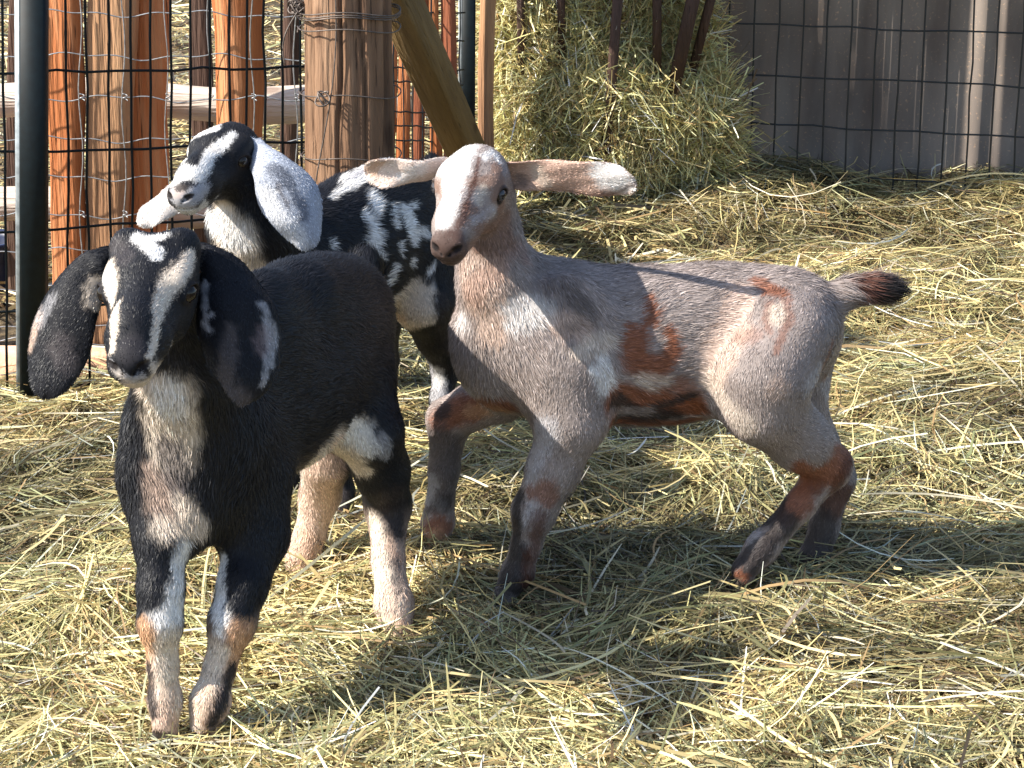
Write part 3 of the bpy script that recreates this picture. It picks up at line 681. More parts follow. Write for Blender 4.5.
def goat_spotted():
    B = Body()
    f = unit([-.19, -.26, 0]); u = np.array([0, 0, 1.]); s = np.cross(f, u); A = np.array([f, u, s]); back = -f + np.array([0, 0, -.25])
    def e(px, py, Y, rl, rv, rs, **kw):
        p = P(px, py, Y); B.ell(p, A, (rl, rpx(p, rv), rs), kw.get('k', .03), kw.get('flow', back), kw.get('hl', .012))
    e(283, 285, 2.74, .06, 64, .056); e(315, 265, 2.80, .09, 74, .068); e(355, 247, 2.87, .09, 76, .073); e(388, 229, 2.93, .08, 70, .068); e(410, 223, 2.98, .06, 62, .056)
    B.chain([(246, 180, 2.68, 33), (252, 225, 2.70, 40), (270, 275, 2.74, 50)], .03, .011)
    for g, pts in (('leg_a', [(315, 310, 2.74, 40), (330, 370, 2.73, 27), (337, 430, 2.73, 20), (339, 465, 2.73, 14.5), (341, 492, 2.73, 15.5), (340, 508, 2.72, 14)]),
                   ('leg_b', [(270, 320, 2.80, 36), (282, 390, 2.82, 24), (290, 430, 2.83, 18), (292, 465, 2.83, 14), (290, 485, 2.82, 14)]),
                   ('leg_c', [(420, 250, 2.94, 42), (424, 300, 2.92, 34), (436, 335, 2.96, 22), (446, 368, 3.0, 17), (441, 400, 2.98, 13), (444, 425, 2.98, 14), (440, 442, 2.97, 13)]),
                   ('leg_d', [(385, 260, 3.02, 36), (378, 320, 3.02, 24), (385, 360, 3.06, 16), (380, 400, 3.05, 13), (378, 425, 3.04, 13)])):
        J, R = B.chain(pts, .012, .006, g, None); hoof(B, J, R, [-.6, -.6], g)
    B.chain([(422, 185, 3.02, 13), (430, 172, 3.06, 11), (432, 165, 3.07, 8)], .02, .016, 'tail', [0, .3, 1])
    st = P(238, 142, 2.70); hd = head(B, st, st + Sd(-.34, -.44, .83), [-.06, -.3, .95], .160, 1.38, 1.02)
    earR = ear_mesh([(246, 152, 2.68, 12, .9), (257, 153, 2.65, 15, .9), (272, 165, 2.625, 22, .8), (288, 190, 2.615, 31, .6), (300, 215, 2.61, 28, .5), (306, 237, 2.61, 17, .4), (306, 250, 2.61, 6, .3)], (.45, -.88, .12))
    earL = ear_mesh([(222, 158, 2.74, 10, .8), (196, 175, 2.745, 14, .7), (174, 196, 2.75, 15, .5), (157, 209, 2.745, 15, .4), (146, 218, 2.74, 12, .3), (139, 224, 2.735, 5, .3)], (-.5, -.8, .3))
    def base(V, N):
        c = DNZ(V, BLACK, (.014, .013, .015), 20, 2)
        n = noise(V * np.array([1, 1, .6]), 28, 13)
        w = np.clip((n - .74) / .05, 0, 1)[:, None] * (V[:, 2] > .2)[:, None] * (V[:, 2] < .46)[:, None]
        return c + w * (np.array(WHITE) - c)
    S = [(CREAM, .95, [(225, 215, 14), (235, 240, 20), (230, 262, 18), (245, 270, 20)]), (WHITE, .8, [(222, 218, 9), (235, 235, 14)]), (WHITE, .9, [(215, 222, 10), (205, 212, 6)]),
         (BLACK, 1, [(272, 215, 12), (278, 240, 14), (285, 262, 12)]),
         # saddle and spots
         (WHITE, .9, [(344, 183, 5), (352, 174, 7), (360, 165, 7)]), (LGREY, .95, [(352, 178, 7), (365, 170, 9), (380, 163, 9), (398, 161, 8), (410, 163, 4)]), (WHITE, .85, [(340, 190, 4), (330, 197, 3), (385, 166, 7), (365, 168, 6)]), (WHITE, .95, [(362, 212, 3), (370, 222, 7), (374, 236, 9), (368, 250, 7), (380, 256, 4)]),
         (WHITE, .9, [(392, 205, 3), (394, 218, 4), (396, 226, 3)]), (WHITE, .9, [(412, 205, 3.5)]), (WHITE, .9, [(425, 232, 5), (419, 228, 3)]), (WHITE, .9, [(394, 268, 4), (389, 281, 4)]), (WHITE, .9, [(408, 232, 3)]), (WHITE, .9, [(413, 262, 4)]), (WHITE, .9, [(431, 270, 3.5), (436, 262, 2)]), (WHITE, .9, [(332, 244, 4)]),
         (WHITE, .9, [(400, 245, 3), (401, 252, 2)]),
         (CREAM, .95, [(392, 305, 10), (410, 292, 12), (425, 300, 12), (395, 325, 10), (430, 318, 8)]), (PINK, .6, [(400, 318, 8)]),
         (CHAR, 1, [(442, 300, 8), (447, 330, 9), (450, 350, 7)]), (LGREY, .8, [(435, 370, 8), (437, 395, 8)]), (WHITE, .5, [(440, 380, 6)]), (LGREY, .6, [(340, 470, 8)]), (DGREY, .9, [(338, 500, 12)]),
         # face
         (WHITE, 1, [(192, 128, 7), (205, 124, 9), (215, 130, 6), (200, 133, 7)]), (WHITE, 1, [(178, 145, 4), (177, 155, 3.5)]), (WHITE, .95, [(233, 134, 4), (223, 144, 5), (212, 152, 5.5), (205, 164, 5.5), (199, 177, 6)]),
         (CREAM, .4, [(215, 150, 5)]), (WHITE, .95, [(180, 175, 9), (188, 172, 7), (175, 182, 6)]), (LGREY, .85, [(176, 196, 8), (185, 205, 9), (194, 198, 8), (203, 190, 6)]), (PINK, .4, [(178, 192, 6)]), (WHITE, .7, [(182, 212, 5), (195, 212, 4), (202, 205, 4)]),
         (BLACK, 1, [(194, 143, 6), (191, 153, 6), (193, 162, 4.5)]), (BLACK, 1, [(228, 126, 3), (218, 134, 3), (206, 140, 3)]), (WHITE, 1, [(221, 200, 4)]), (BLACK, 1, [(232, 180, 14), (222, 190, 9), (245, 175, 14), (240, 195, 12)]), (CHAR, .9, [(178, 189, 3), (184, 187, 3)])]
    ER = ('base', (.42, .45, .52), [((.07, .08, .11), .75, [(272, 168, 5), (285, 178, 6), (294, 192, 5), (302, 206, 5), (306, 220, 3)]), (DGREY, .7, [(276, 182, 3), (288, 205, 3)]), (DGREY, .6, [(298, 222, 3)]), (WHITE, .6, [(268, 195, 7), (280, 215, 8), (300, 240, 9)])])
    EL = ('base', (.72, .66, .62), [])
    return finish_goat(B, hd, [earL, earR], base, S, [EL, ER], 'black and white spotted goat kid with pale speckled ears, standing behind the others', 'goat', NF, (.02, .014, .01), None, .3, 13)

NF = 300000
goat_front(); goat_grey(); goat_spotted()
#@@ENV

# =================================================================== the pen: ground, fences, posts, feeder, wall
def hfun(x, y):
    h = (noise2(x, y, 3.2, 1) - .5) * .045 + (noise2(x, y, 8, 2) - .5) * .045 + (noise2(x, y, 20, 3) - .5) * .024
    # hay heaped along the back wall on the right
    h = h + .03 * np.exp(-((y - 4.62) / .22) ** 2) * (x > .1) + .05 * np.exp(-((y - 4.6) / .3) ** 2 - ((x - .22) / .4) ** 2)
    for fx, fy in FEET:                                  # trodden flat under the feet, pushed up a little round them
        d2 = (x - fx) ** 2 + (y - fy) ** 2; w = np.exp(-d2 / .075 ** 2); h = h * (1 - w) - .003 * w
    return h
FEET = [tuple(G(a, b)[:2]) for a, b in ((165, 726), (204, 728), (397, 632), (300, 571), (508, 594), (744, 574), (806, 580), (340, 510), (442, 443))]
def ground():
    n = 160; ax = np.linspace(-1, 1, n); ax = np.sign(ax) * np.abs(ax) ** 2.2 * 150
    ay = ax + 3.0
    X, Y = np.meshgrid(ax, ay, indexing='ij')
    Z = np.where((np.abs(X) < 4) & (Y < 9) & (Y > 0), hfun(X, Y) * 1.0, 0) - .028
    V = np.stack([X, Y, Z], -1).reshape(-1, 3)
    i, j = np.meshgrid(np.arange(n - 1), np.arange(n - 1), indexing='ij'); a = (i * n + j).ravel()
    Q = np.stack([a, a + n, a + n + 1, a + 1], 1)
    m, nt, N, L, b = mat('ground_earth')
    tc = N.new('ShaderNodeTexCoord'); nz = N.new('ShaderNodeTexNoise'); nz.inputs['Scale'].default_value = 40; nz.inputs['Detail'].default_value = 8
    n2 = N.new('ShaderNodeTexNoise'); n2.inputs['Scale'].default_value = 6
    L.new(tc.outputs['Object'], nz.inputs['Vector']); L.new(tc.outputs['Object'], n2.inputs['Vector'])
    r = N.new('ShaderNodeValToRGB'); e = r.color_ramp.elements; e[0].position = .35; e[0].color = (.025, .017, .01, 1); e[1].position = .7; e[1].color = (.16, .115, .06, 1)
    L.new(nz.outputs['Fac'], r.inputs[0]); L.new(r.outputs[0], b.inputs['Base Color']); b.inputs['Roughness'].default_value = .95
    bp = N.new('ShaderNodeBump'); bp.inputs['Distance'].default_value = .02; L.new(nz.outputs['Fac'], bp.inputs['Height']); L.new(bp.outputs[0], b.inputs['Normal'])
    o = raw_mesh('ground', V, Q, None, [m]); tag(o, kind='structure')
ground()

STRAW = np.array([(.82, .67, .34), (.72, .57, .26), (.57, .46, .21), (.40, .37, .17), (.26, .26, .12), (.42, .28, .13), (.86, .78, .58), (.13, .085, .045)])
def strands(x, y, z0, ang, pit, ln, wd, curv, col, segs=3, r=None, vcurv=None, roll=None):
    """bent flat stems; returns vertices, quads, colours"""
    n = len(x); t = np.linspace(-.5, .5, segs + 1)
    d = np.stack([np.cos(ang) * np.cos(pit), np.sin(ang) * np.cos(pit), np.sin(pit)], 1)
    sd = np.stack([-np.sin(ang), np.cos(ang), 0 * ang], 1); up = np.cross(d, sd)
    if roll is None: roll = r.normal(0, .7, n)
    wv = sd * np.cos(roll)[:, None] + up * np.sin(roll)[:, None]
    if vcurv is None: vcurv = r.normal(0, .04, n)
    c = np.stack([x, y, z0], 1)
    V = []
    for k, tt in enumerate(t):
        p = c + d * (tt * ln)[:, None] + sd * (curv * ln * (tt * tt * 4 - .33))[:, None] + up * (vcurv * ln * (.33 - tt * tt * 4))[:, None]
        w = wv * (wd * .5 * (1.0 if k < segs else .45))[:, None]
        V += [p - w, p + w]
    V = np.stack(V, 1)                              # n, 2(segs+1), 3
    b = np.arange(n)[:, None] * (2 * (segs + 1))
    Q = np.stack([np.stack([b[:, 0] + 2 * k, b[:, 0] + 2 * k + 1, b[:, 0] + 2 * k + 3, b[:, 0] + 2 * k + 2], 1) for k in range(segs)], 1).reshape(-1, 4)
    return V.reshape(-1, 3), Q, np.repeat(col, 2 * (segs + 1), axis=0)
def straw_colours(n, r, p=(.20, .20, .17, .13, .09, .08, .07, .06), mul=None):
    c = STRAW[r.choice(len(STRAW), n, p=np.array(p) / sum(p))] * (1 + .22 * r.normal(0, 1, (n, 1))).clip(.4, 1.6)
    if mul is not None: c = c * mul[:, None]
    return np.clip(c, .01, .85)

def ground_hay():
    r = np.random.default_rng(21)
    # broad flat stems and long seed stalks on top of the rest
    m = 1700; y = 1.8 + 3.1 * r.random(m) ** 1.2; x = (r.random(m) * 2 - 1) * (.30 * y + .25); k = ~((y > 3.40) & (x < -.38)); x, y = x[k], y[k]; m = len(x)
    c = straw_colours(m, r, (.22, .16, .1, .1, .08, .1, .26, .05), .7 + .4 * r.random(m)); an = r.random(m) * 6.3; ln = r.uniform(.05, .24, m)
    hh = np.maximum(hfun(x + np.cos(an) * ln / 2, y + np.sin(an) * ln / 2), hfun(x - np.cos(an) * ln / 2, y - np.sin(an) * ln / 2))
    V, Q, Cc = strands(x, y, np.maximum(hh, hfun(x, y)) + .008 + .012 * r.random(m), an, r.normal(0, .12, m), ln, r.uniform(.0018, .0038, m), r.normal(0, .12, m), c, 5, r, vcurv=r.normal(0, .08, m))
    o = raw_mesh('broad_stems', V, Q, None, [M['straw']], Cc, smooth=False); tag(o, 'broad pale stems and stalks lying on top of the hay', 'hay', kind='stuff')
    n = NHAY
    # more strands per area near the camera
    y = 1.75 + 3.35 * r.random(n) ** 1.25
    x = (r.random(n) * 2 - 1) * (.30 * y + .30)
    keep = ~((y > 3.40) & (x < -.38)) & ((noise2(x, y, 13, 12) < .66) | (r.random(n) < .35))     # trampled hollows stay thin
    x, y = x[keep], y[keep]; n = len(x)
    swirl = noise2(x, y, 2.2, 5) * 9 + noise2(x, y, 7, 6) * 4
    ang = swirl + r.normal(0, .75, n)
    kind = r.random(n)
    ln = np.where(kind < .6, r.uniform(.03, .09, n), np.where(kind < .95, r.uniform(.07, .16, n), r.uniform(.14, .26, n)))
    wd = np.where(kind < .6, r.uniform(.0007, .0016, n), r.uniform(.0010, .0024, n)); wd = np.where(r.random(n) < .03, wd * 2.2, wd)
    dx, dy = np.cos(ang) * ln * .5, np.sin(ang) * ln * .5
    h1, h2, hc = hfun(x + dx, y + dy), hfun(x - dx, y - dy), hfun(x, y)
    pit = np.arctan2(h1 - h2, ln) + r.normal(0, .13, n)
    up = r.random(n) < .02; pit = np.where(up, r.uniform(.3, .9, n), pit)
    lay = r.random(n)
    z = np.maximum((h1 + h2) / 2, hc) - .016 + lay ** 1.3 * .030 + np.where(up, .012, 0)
    mul = .42 + .72 * lay; mul = mul * (.50 + .56 * np.clip((noise2(x, y, 5, 15) - .28) * 3.2, 0, 1)) * (.86 + .2 * noise2(x, y, 2, 16))                            # lower strands darker, upper ones paler, with patchy tone
    green = noise2(x, y, 4, 8)
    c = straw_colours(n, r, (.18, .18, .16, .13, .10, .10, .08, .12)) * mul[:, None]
    g = np.clip((green - .42) / .2, 0, 1)[:, None] * .55
    c = c * (1 - g) + g * c * np.array([.72, .82, .85])
    curv = r.normal(0, .07, n) + np.where(r.random(n) < .12, r.normal(0, .25, n), 0)
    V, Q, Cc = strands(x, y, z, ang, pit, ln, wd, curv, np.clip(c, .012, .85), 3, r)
    o = raw_mesh('hay', V, Q, None, [M['straw']], Cc, smooth=False); tag(o, 'loose yellow and green hay strewn over the pen floor', 'hay', kind='stuff')
    # chaff and crushed leaf between the stems
    m = int(NHAY * .8)
    y = 1.75 + 3.35 * r.random(m) ** 1.3; x = (r.random(m) * 2 - 1) * (.30 * y + .30)
    keep = ~((y > 3.40) & (x < -.38)); x, y = x[keep], y[keep]; m = len(x)
    c = straw_colours(m, r, (.10, .12, .16, .18, .16, .14, .02, .12), .55 + .4 * r.random(m))
    V, Q, Cc = strands(x, y, hfun(x, y) - .014 + .018 * r.random(m), r.random(m) * 6.3, r.normal(0, .35, m), r.uniform(.006, .028, m), r.uniform(.0014, .0035, m), r.normal(0, .15, m), c, 2, r)
    o = raw_mesh('chaff', V, Q, None, [M['straw']], Cc, smooth=False); tag(o, 'short crushed hay leaf and chaff between the stems', 'hay', kind='stuff')
    # litter beyond the fence
    m = 15000
    y = 3.7 + 5.2 * r.random(m); x = -.95 - .3 * (y - 3.7) + (1.5 + .35 * (y - 3.7)) * r.random(m) - .2
    c = straw_colours(m, r, (.2, .14, .12, .06, .04, .16, .1, .35))
    V, Q, Cc = strands(x, y, hfun(x, y) - .02 + .03 * r.random(m), r.random(m) * 6.3, r.normal(0, .2, m), r.uniform(.05, .22, m), r.uniform(.003, .007, m), r.normal(0, .12, m), c, 2, r)
    o = raw_mesh('straw_litter', V, Q, None, [M['straw']], Cc, smooth=False); tag(o, 'dry straw litter on the ground beyond the picket fence', 'straw', kind='stuff')
NHAY = 240000
ground_hay()

# ---- picket fence (left) : pickets with an uneven half-round face, light log rails
def picket(root, x0, x1, Y, ytop, ybot, material, name='picket', thick=.6, lean=0.0, seed=0):
    a = P(x0, 60, Y); b = P(x1, 60, Y); w = (b[0] - a[0]) / 2; cx = (a[0] + b[0]) / 2
    zt = P(x0, ytop, Y)[2]; zb = max(P(x0, ybot, Y)[2], -.05); xm = (x0 + x1) / 2; tt, bb = P(xm, ytop, Y), P(xm, ybot, Y); lean = lean * .5 + (tt[0] - bb[0]) / (tt[2] - bb[2]); cx = bb[0] + lean * (zb - bb[2])
    n = 26; ns = 14; V = []
    r = np.random.default_rng(100 + seed); ph = r.random(6) * 6
    prof = []
    for k in range(ns):
        t = math.pi * k / (ns - 1); prof.append((math.cos(t), -max(0.0, math.sin(t)) ** .8 * (1 + .12 * math.sin(3 * t + ph[0]))))
    prof += [(-.95, .25), (.95, .25)]
    m = len(prof)
    for i in range(n):
        z = zb + (zt - zb) * i / (n - 1)
        ww = w * (1 + .07 * math.sin(z * 9 + ph[1]) + .04 * math.sin(z * 31 + ph[2])); xx = cx + lean * (z - zb) + .004 * math.sin(z * 7 + ph[3])
        for px, py in prof: V.append((xx + px * ww * (1 + .03 * math.sin(z * 23 + px * 4 + ph[4])), Y + py * w * thick, z))
    V.append((cx + lean * (zt - zb), Y, zt)); V.append((cx, Y, zb))
    Q = [[i * m + k, i * m + (k + 1) % m, (i + 1) * m + (k + 1) % m, (i + 1) * m + k] for i in range(n - 1) for k in range(m)]
    T = [[(n - 1) * m + k, (n - 1) * m + (k + 1) % m, n * m] for k in range(m)] + [[(k + 1) % m, k, n * m + 1] for k in range(m)]
    o = raw_mesh(name, V, Q, T, [material], smooth=True); reparent(o, root); return o
def log(mb, p, q, r0, seed=0, n=20, sides=12):
    p, q = np.asarray(p, float), np.asarray(q, float); t = np.linspace(0, 1, n)
    r = np.random.default_rng(seed); pts = p + (q - p) * t[:, None]; pts[:, 2] += .006 * np.sin(t * 9 + r.random() * 6)
    mb.tube(pts, r0 * (1 + .06 * np.sin(t * 13 + r.random() * 6)), sides)

pf = empty('picket_fence', P(150, 390, 3.6)); tag(pf, 'orange and tan picket fence with pale log rails behind the wire, left background', 'fence')
for i, (x0, x1, Y, m, yt, yb) in enumerate([(48, 84, 3.56, 'orange_wood', -60, 330), (85, 134, 3.57, 'tan_wood', -60, 350), (120, 171, 3.60, 'orange_wood', -60, 345), (212, 263, 3.56, 'orange_wood', -60, 340),
        (190, 212, 3.80, 'dark_wood', -60, 345), (283, 301, 3.80, 'dark_wood', -60, 340), (8, 20, 3.80, 'dark_wood', -60, 345), (-45, -8, 3.57, 'orange_wood', -60, 350)]):
    picket(pf, x0, x1, Y, yt, yb, M[m], lean=.01 * math.sin(i * 2.1), seed=i)
for y1, y2, Y in ((97, 104, 3.70), (205, 210, 3.70)):
    mb = MB(); log(mb, P(-60, y1, Y), P(330, y2, Y), .031, seed=int(y1)); mb.build('rail', M['pale_wood'], pf, True)
# farther run of the fence, right of the round post
pf2 = empty('picket_fence', P(430, 200, 4.3)); tag(pf2, 'reddish picket fence between the round post and the green post', 'fence')
for i, (x0, x1) in enumerate([(398, 411), (413, 427), (429, 441), (443, 458), (384, 396)]):
    picket(pf2, x0, x1, 4.30, -50, 240, M['red_wood' if i % 2 else 'orange_wood'], seed=20 + i)
mb = MB(); log(mb, P(340, 108, 4.36), P(412, 114, 4.36), .034, seed=5); mb.build('rail', M['pale_wood'], pf2, True)
# sill beam at the fence foot
sb = empty('sill_beam', P(40, 390, 3.40)); tag(sb, 'tan timber beam lying along the foot of the left fence', 'beam')
a, b = P(-80, 370, 3.42), P(330, 372, 3.50)
mb = MB(); X = unit(b - a); mb.box((a + b) / 2, .028, .036, np.linalg.norm(b - a) / 2, X=np.cross(X, [0, 0, 1]), Y=(0, 0, 1), Z=X, bev=.006); o = mb.build('beam', M['sill'], sb)

# ---- wire panels: everything of one panel lies in one upright plane
def wire_panel(root, xs, rows, YL, YR, xl, xr, ytop, r, material, name='wire_mesh', extra=None):
    Yat = lambda px: YL + (YR - YL) * (px - xl) / (xr - xl)
    mb = MB(); rr = np.random.default_rng(abs(int(xl)) + 5)
    for ya, yb in rows:
        pts = []
        for t in np.linspace(0, 1, 14):
            px = xl + (xr - xl) * t; p = P(px, ya + (yb - ya) * t, Yat(px)); pts.append(p + rr.normal(0, .0012, 3))
        mb.tube(pts, r, 6)
    for x_t, x_b, ybot in xs:
        Y = Yat((x_t + x_b) / 2); p, q = P(x_t, ytop, Y), P(x_b, ybot, Y)
        t = np.linspace(0, 1, 10)[:, None]; pts = p + (q - p) * t + rr.normal(0, .0010, (10, 3)) + np.array([0, -r * 1.6, 0])
        mb.tube(pts, r, 6)
    return mb.build(name, material, root, True)
wp = empty('wire_panel', P(33, 392, 3.30)); tag(wp, 'dark green welded wire panel with square end post, in front of the picket fence', 'wire panel')
xt = [-42, -20, 2, 64.5, 86, 108, 130, 151, 171, 190, 209, 229, 247, 264, 282, 300]
wire_panel(wp, [(x, x + (6 if x < 70 else 4 if x < 150 else 2), 395 - .10 * max(0, x)) for x in xt], [(-6, -8), (75, 67), (155, 141), (236, 212), (317, 290), (396, 366)], 3.29, 3.45, -60, 320, -70, .0022, M['green_metal'])
def bar(mb, xa, ya, xb, yb, Y, hw, ht, bev=.003):
    a, b = P(xa, ya, Y), P(xb, yb, Y); Z = unit(b - a); X = unit(np.cross([0, 1, 0], Z)); mb.box((a + b) / 2, hw, ht, np.linalg.norm(b - a) / 2, X=X, Y=np.cross(Z, X), Z=Z, bev=bev)
mb = MB(); bar(mb, 34, -80, 34, 393, 3.27, .0195, .016, .004); mb.build('end_post', M['green_metal'], wp)
wg = empty('metal_post', P(24, 392, 3.30)); tag(wg, 'narrow galvanised post beside the dark green end post at left', 'post')
mb = MB(); bar(mb, 21, -80, 23, 393, 3.31, .009, .010); mb.build('tube', M['zinc_post'], wg)

# thin woven wire on the picket fence and round the post
ww = empty('woven_wire', P(150, 380, 3.5)); tag(ww, 'thin slack galvanised woven wire strung along the orange pickets', 'wire netting')
mb = MB(); rr = np.random.default_rng(9)
for y0 in (12, 55, 97, 138, 176, 214, 250, 288, 325, 340, 352):
    t = np.linspace(0, 1, 60); pts = np.array([P(-60 + 370 * q, y0 + 2.5 * math.sin(q * 17 + y0) + 1.6 * math.sin(q * 43 + y0 * 2) + 3 * q, 3.50 + .02 * q) for q in t])
    mb.tube(pts, .0011, 4)
for x0 in np.arange(-50, 310, 43):
    t = np.linspace(0, 1, 24); pts = np.array([P(x0 + 2 * math.sin(q * 21 + x0) + 4 * q, -60 + 425 * q, 3.505) for q in t]); mb.tube(pts, .0011, 4)
    for y0 in (97, 214):                     # knots
        k = np.linspace(0, 9, 14); c = P(x0 + 3, y0, 3.50); pts = np.array([c + np.array([.004 * math.cos(a), .004 * math.sin(a), .0012 * a - .006]) for a in k]); mb.tube(pts, .0011, 4)
mb.build('netting', M['zinc'], ww, True)

# ---- the big round post with wire wound round it
pc = P(346, 60, 3.27); rp = rpx(pc, 46)
fp = empty('fence_post', (pc[0], 3.27, 0)); tag(fp, 'thick round weathered wooden post with wire wrapped round it', 'post')
V = []; n, ns = 110, 120; r_ = np.random.default_rng(4); ph = r_.random(8) * 6
for i in range(n):
    z = -.06 + (P(346, -90, 3.27)[2] + .06) * i / (n - 1)
    for k in range(ns):
        a = 2 * math.pi * k / ns
        q = np.array([math.cos(a) * 3, math.sin(a) * 3, z * 1.2]); 
        rad_ = rp * (1 + .035 * math.sin(2 * a + ph[0]) + .03 * math.sin(3 * a + ph[1] + z) + .10 * (float(noise(q, 1.4, 3)) - .5) + .02 * math.sin(z * 8 + ph[2]))
        # long drying checks
        for ca, cw, dp in ((-1.75, .035, .16), (-1.15, .03, .12), (-2.35, .03, .10), (-1.95, .02, .06), (-1.45, .02, .07), (-2.65, .02, .06), (-.6, .05, .09), (.9, .05, .1)):
            cc = ca + .10 * math.sin(z * 6 + ca * 5) + .03 * math.sin(z * 31 + ca); dd = (a - cc + math.pi) % (2 * math.pi) - math.pi
            rad_ *= 1 - dp * math.exp(-(dd / cw) ** 2) * (.4 + .6 * float(noise(np.array([z * 7, ca, 0.]), 1, 2)) ** .5)
        V.append((pc[0] + .01 * z + rad_ * math.cos(a), 3.27 + rad_ * math.sin(a), z))
V += [(pc[0], 3.27, -.06), (pc[0], 3.27, V[-1][2])]
Q = [[i * ns + k, i * ns + (k + 1) % ns, (i + 1) * ns + (k + 1) % ns, (i + 1) * ns + k] for i in range(n - 1) for k in range(ns)]
T = [[n * ns, (k + 1) % ns, k] for k in range(ns)] + [[n * ns + 1, (n - 1) * ns + k, (n - 1) * ns + (k + 1) % ns] for k in range(ns)]
reparent(raw_mesh('post', V, Q, T, [M['post_wood']]), fp)
mb = MB()
def ring(y0, y1, r=.0011, turns=1.0, extra=.003):
    pts = []
    for q in np.linspace(0, 1, 50 if turns <= 1 else 90):
        a = math.pi * 1.05 + q * 2 * math.pi * turns; zz = P(346, y0, 3.27)[2] * (1 - q) + P(346, y1, 3.27)[2] * q
        pts.append((pc[0] + .01 * zz + (rp * 1.07 + extra) * math.cos(a), 3.27 + (rp * 1.07 + extra) * math.sin(a), zz + .004 * math.sin(a * 3)))
    mb.tube(pts, r, 5)
ring(8, 12); ring(14, 10, turns=2); ring(24, 30); ring(88, 96); ring(150, 158)
# loose vertical strand with twisted knots down the face
pts = [np.array(P(335 + 6 * math.sin(q * 4) - 16 * q, -20 + 210 * q, 3.27 - rp * 1.08)) for q in np.linspace(0, 1, 30)]; mb.tube(pts, .0011, 5)
for (kx, ky, kk) in ((300, 8, 7), (323, 98, 3), (296, 6, 5)):
    c = P(kx, ky, 3.27 - (rp * 1.08 if kx > 310 else .02)); t = np.linspace(0, 6.28 * kk, 22 * kk); rr = np.random.default_rng(kx)
    pts = np.stack([c[0] + .008 * np.cos(t) * (1 + .4 * np.sin(t * .37)), c[1] - .006 + .006 * np.sin(t), c[2] + .010 * np.sin(t * .83 + 1)], 1); mb.tube(pts, .0013, 5)
c = P(299, 10, 3.24); pts = [c + np.array([-.02 * q - .012 * math.sin(q * 3), -.01, -.08 * q]) for q in np.linspace(0, 1, 16)]; mb.tube(pts, .0013, 5)
mb.build('wire_tie', M['dull_wire'], fp, True)

# ---- squared brace leaning from the post to the ground behind
br = empty('brace', P(495, 200, 4.5)); tag(br, 'squared greenish brown timber brace leaning against the round post', 'timber')
a, b = P(368, -70, 3.36), P(490, 205, 4.35); Z = unit(b - a); X = unit(np.cross(Z, [0.25, 1, 0])); Yv = np.cross(Z, X)
Z_len = np.linalg.norm(b - a) / 2
mb = MB(); mb.box((0, 0, 0), .029, .029, Z_len, bev=.004)
o = mb.build('beam', M['brace_wood']); mw = mathutils.Matrix([list(X) + [0], list(Yv) + [0], list(Z) + [0], [0, 0, 0, 1]]).transposed(); mw.translation = mathutils.Vector((a + b) / 2)
o.matrix_world = mw; o.parent = br; o.matrix_parent_inverse = mathutils.Matrix.Translation(br.location).inverted()

# ---- posts left of the hay
gp = empty('metal_post', P(467, 200, 4.45)); tag(gp, 'dark green metal post beside the tan wooden post, left of the hay', 'post')
mb = MB(); bar(mb, 469, -60, 468, 230, 4.40, .0135, .013); mb.build('tube', M['green_metal'], gp)
mb = MB(); bar(mb, 461, -60, 460, 230, 4.41, .004, .012, .001); mb.build('edge_strip', M['zinc_post'], gp)
tp = empty('wooden_post', P(487, 200, 4.45)); tag(tp, 'slim tan wooden post at the left edge of the hay', 'post')
picket(tp, 479, 496, 4.45, -60, 260, M['tan_wood'], 'post', .7, seed=77)
wp3 = empty('wire_panel', P(430, 200, 4.2)); tag(wp3, 'fine dark wire panel between the round post and green post', 'wire panel')
wire_panel(wp3, [(x, x + 1.5, 205) for x in np.arange(393, 462, 9.5)], [(y, y + 3) for y in (-20, 10, 38, 67, 82, 111, 125, 140, 168, 195)], 4.20, 4.36, 388, 464, -60, .0018, M['black_wire'])

# ---- corrugated wall, right, with an unseen roof added over it for shade
def wall():
    n = 900; x = np.linspace(.28, 2.6, n); V = []
    yy = 4.90 + .004 * np.sin(x * 2 * math.pi / .076) + .004 * noise2(x, x * 0, 3, 4)
    for z in (-.05, 1.9): V.append(np.stack([x, yy, np.full(n, z)], 1))
    for z in (1.9, -.05): V.append(np.stack([x, yy * 0 + 4.94, np.full(n, z)], 1))
    V = np.concatenate(V); i = np.arange(n - 1); Q = np.concatenate([np.stack([i + k * n, i + k * n + 1, i + (k + 1) * n + 1, i + (k + 1) * n], 1) for k in range(3)])
    return V, Q
V, Q = wall()
m, nt, N, L, b = mat('weathered_sheet')
tc = N.new('ShaderNodeTexCoord'); mp = N.new('ShaderNodeMapping'); mp.inputs['Scale'].default_value = (1, 1, .25); L.new(tc.outputs['Object'], mp.inputs[0])
n1 = N.new('ShaderNodeTexNoise'); n1.inputs['Scale'].default_value = 9; n1.inputs['Detail'].default_value = 8; L.new(mp.outputs[0], n1.inputs['Vector'])
n2 = N.new('ShaderNodeTexNoise'); n2.inputs['Scale'].default_value = 160; n2.inputs['Detail'].default_value = 3; L.new(tc.outputs['Object'], n2.inputs['Vector'])
r1 = N.new('ShaderNodeValToRGB'); e = r1.color_ramp.elements; e[0].position = .3; e[0].color = (.13, .10, .085, 1); e[1].position = .72; e[1].color = (.36, .30, .255, 1)
L.new(n1.outputs['Fac'], r1.inputs[0])
r2 = N.new('ShaderNodeValToRGB'); e = r2.color_ramp.elements; e[0].position = .62; e[0].color = (1, 1, 1, 1); e[1].position = .72; e[1].color = (1.9, 1.6, 1.3, 1); L.new(n2.outputs['Fac'], r2.inputs[0])
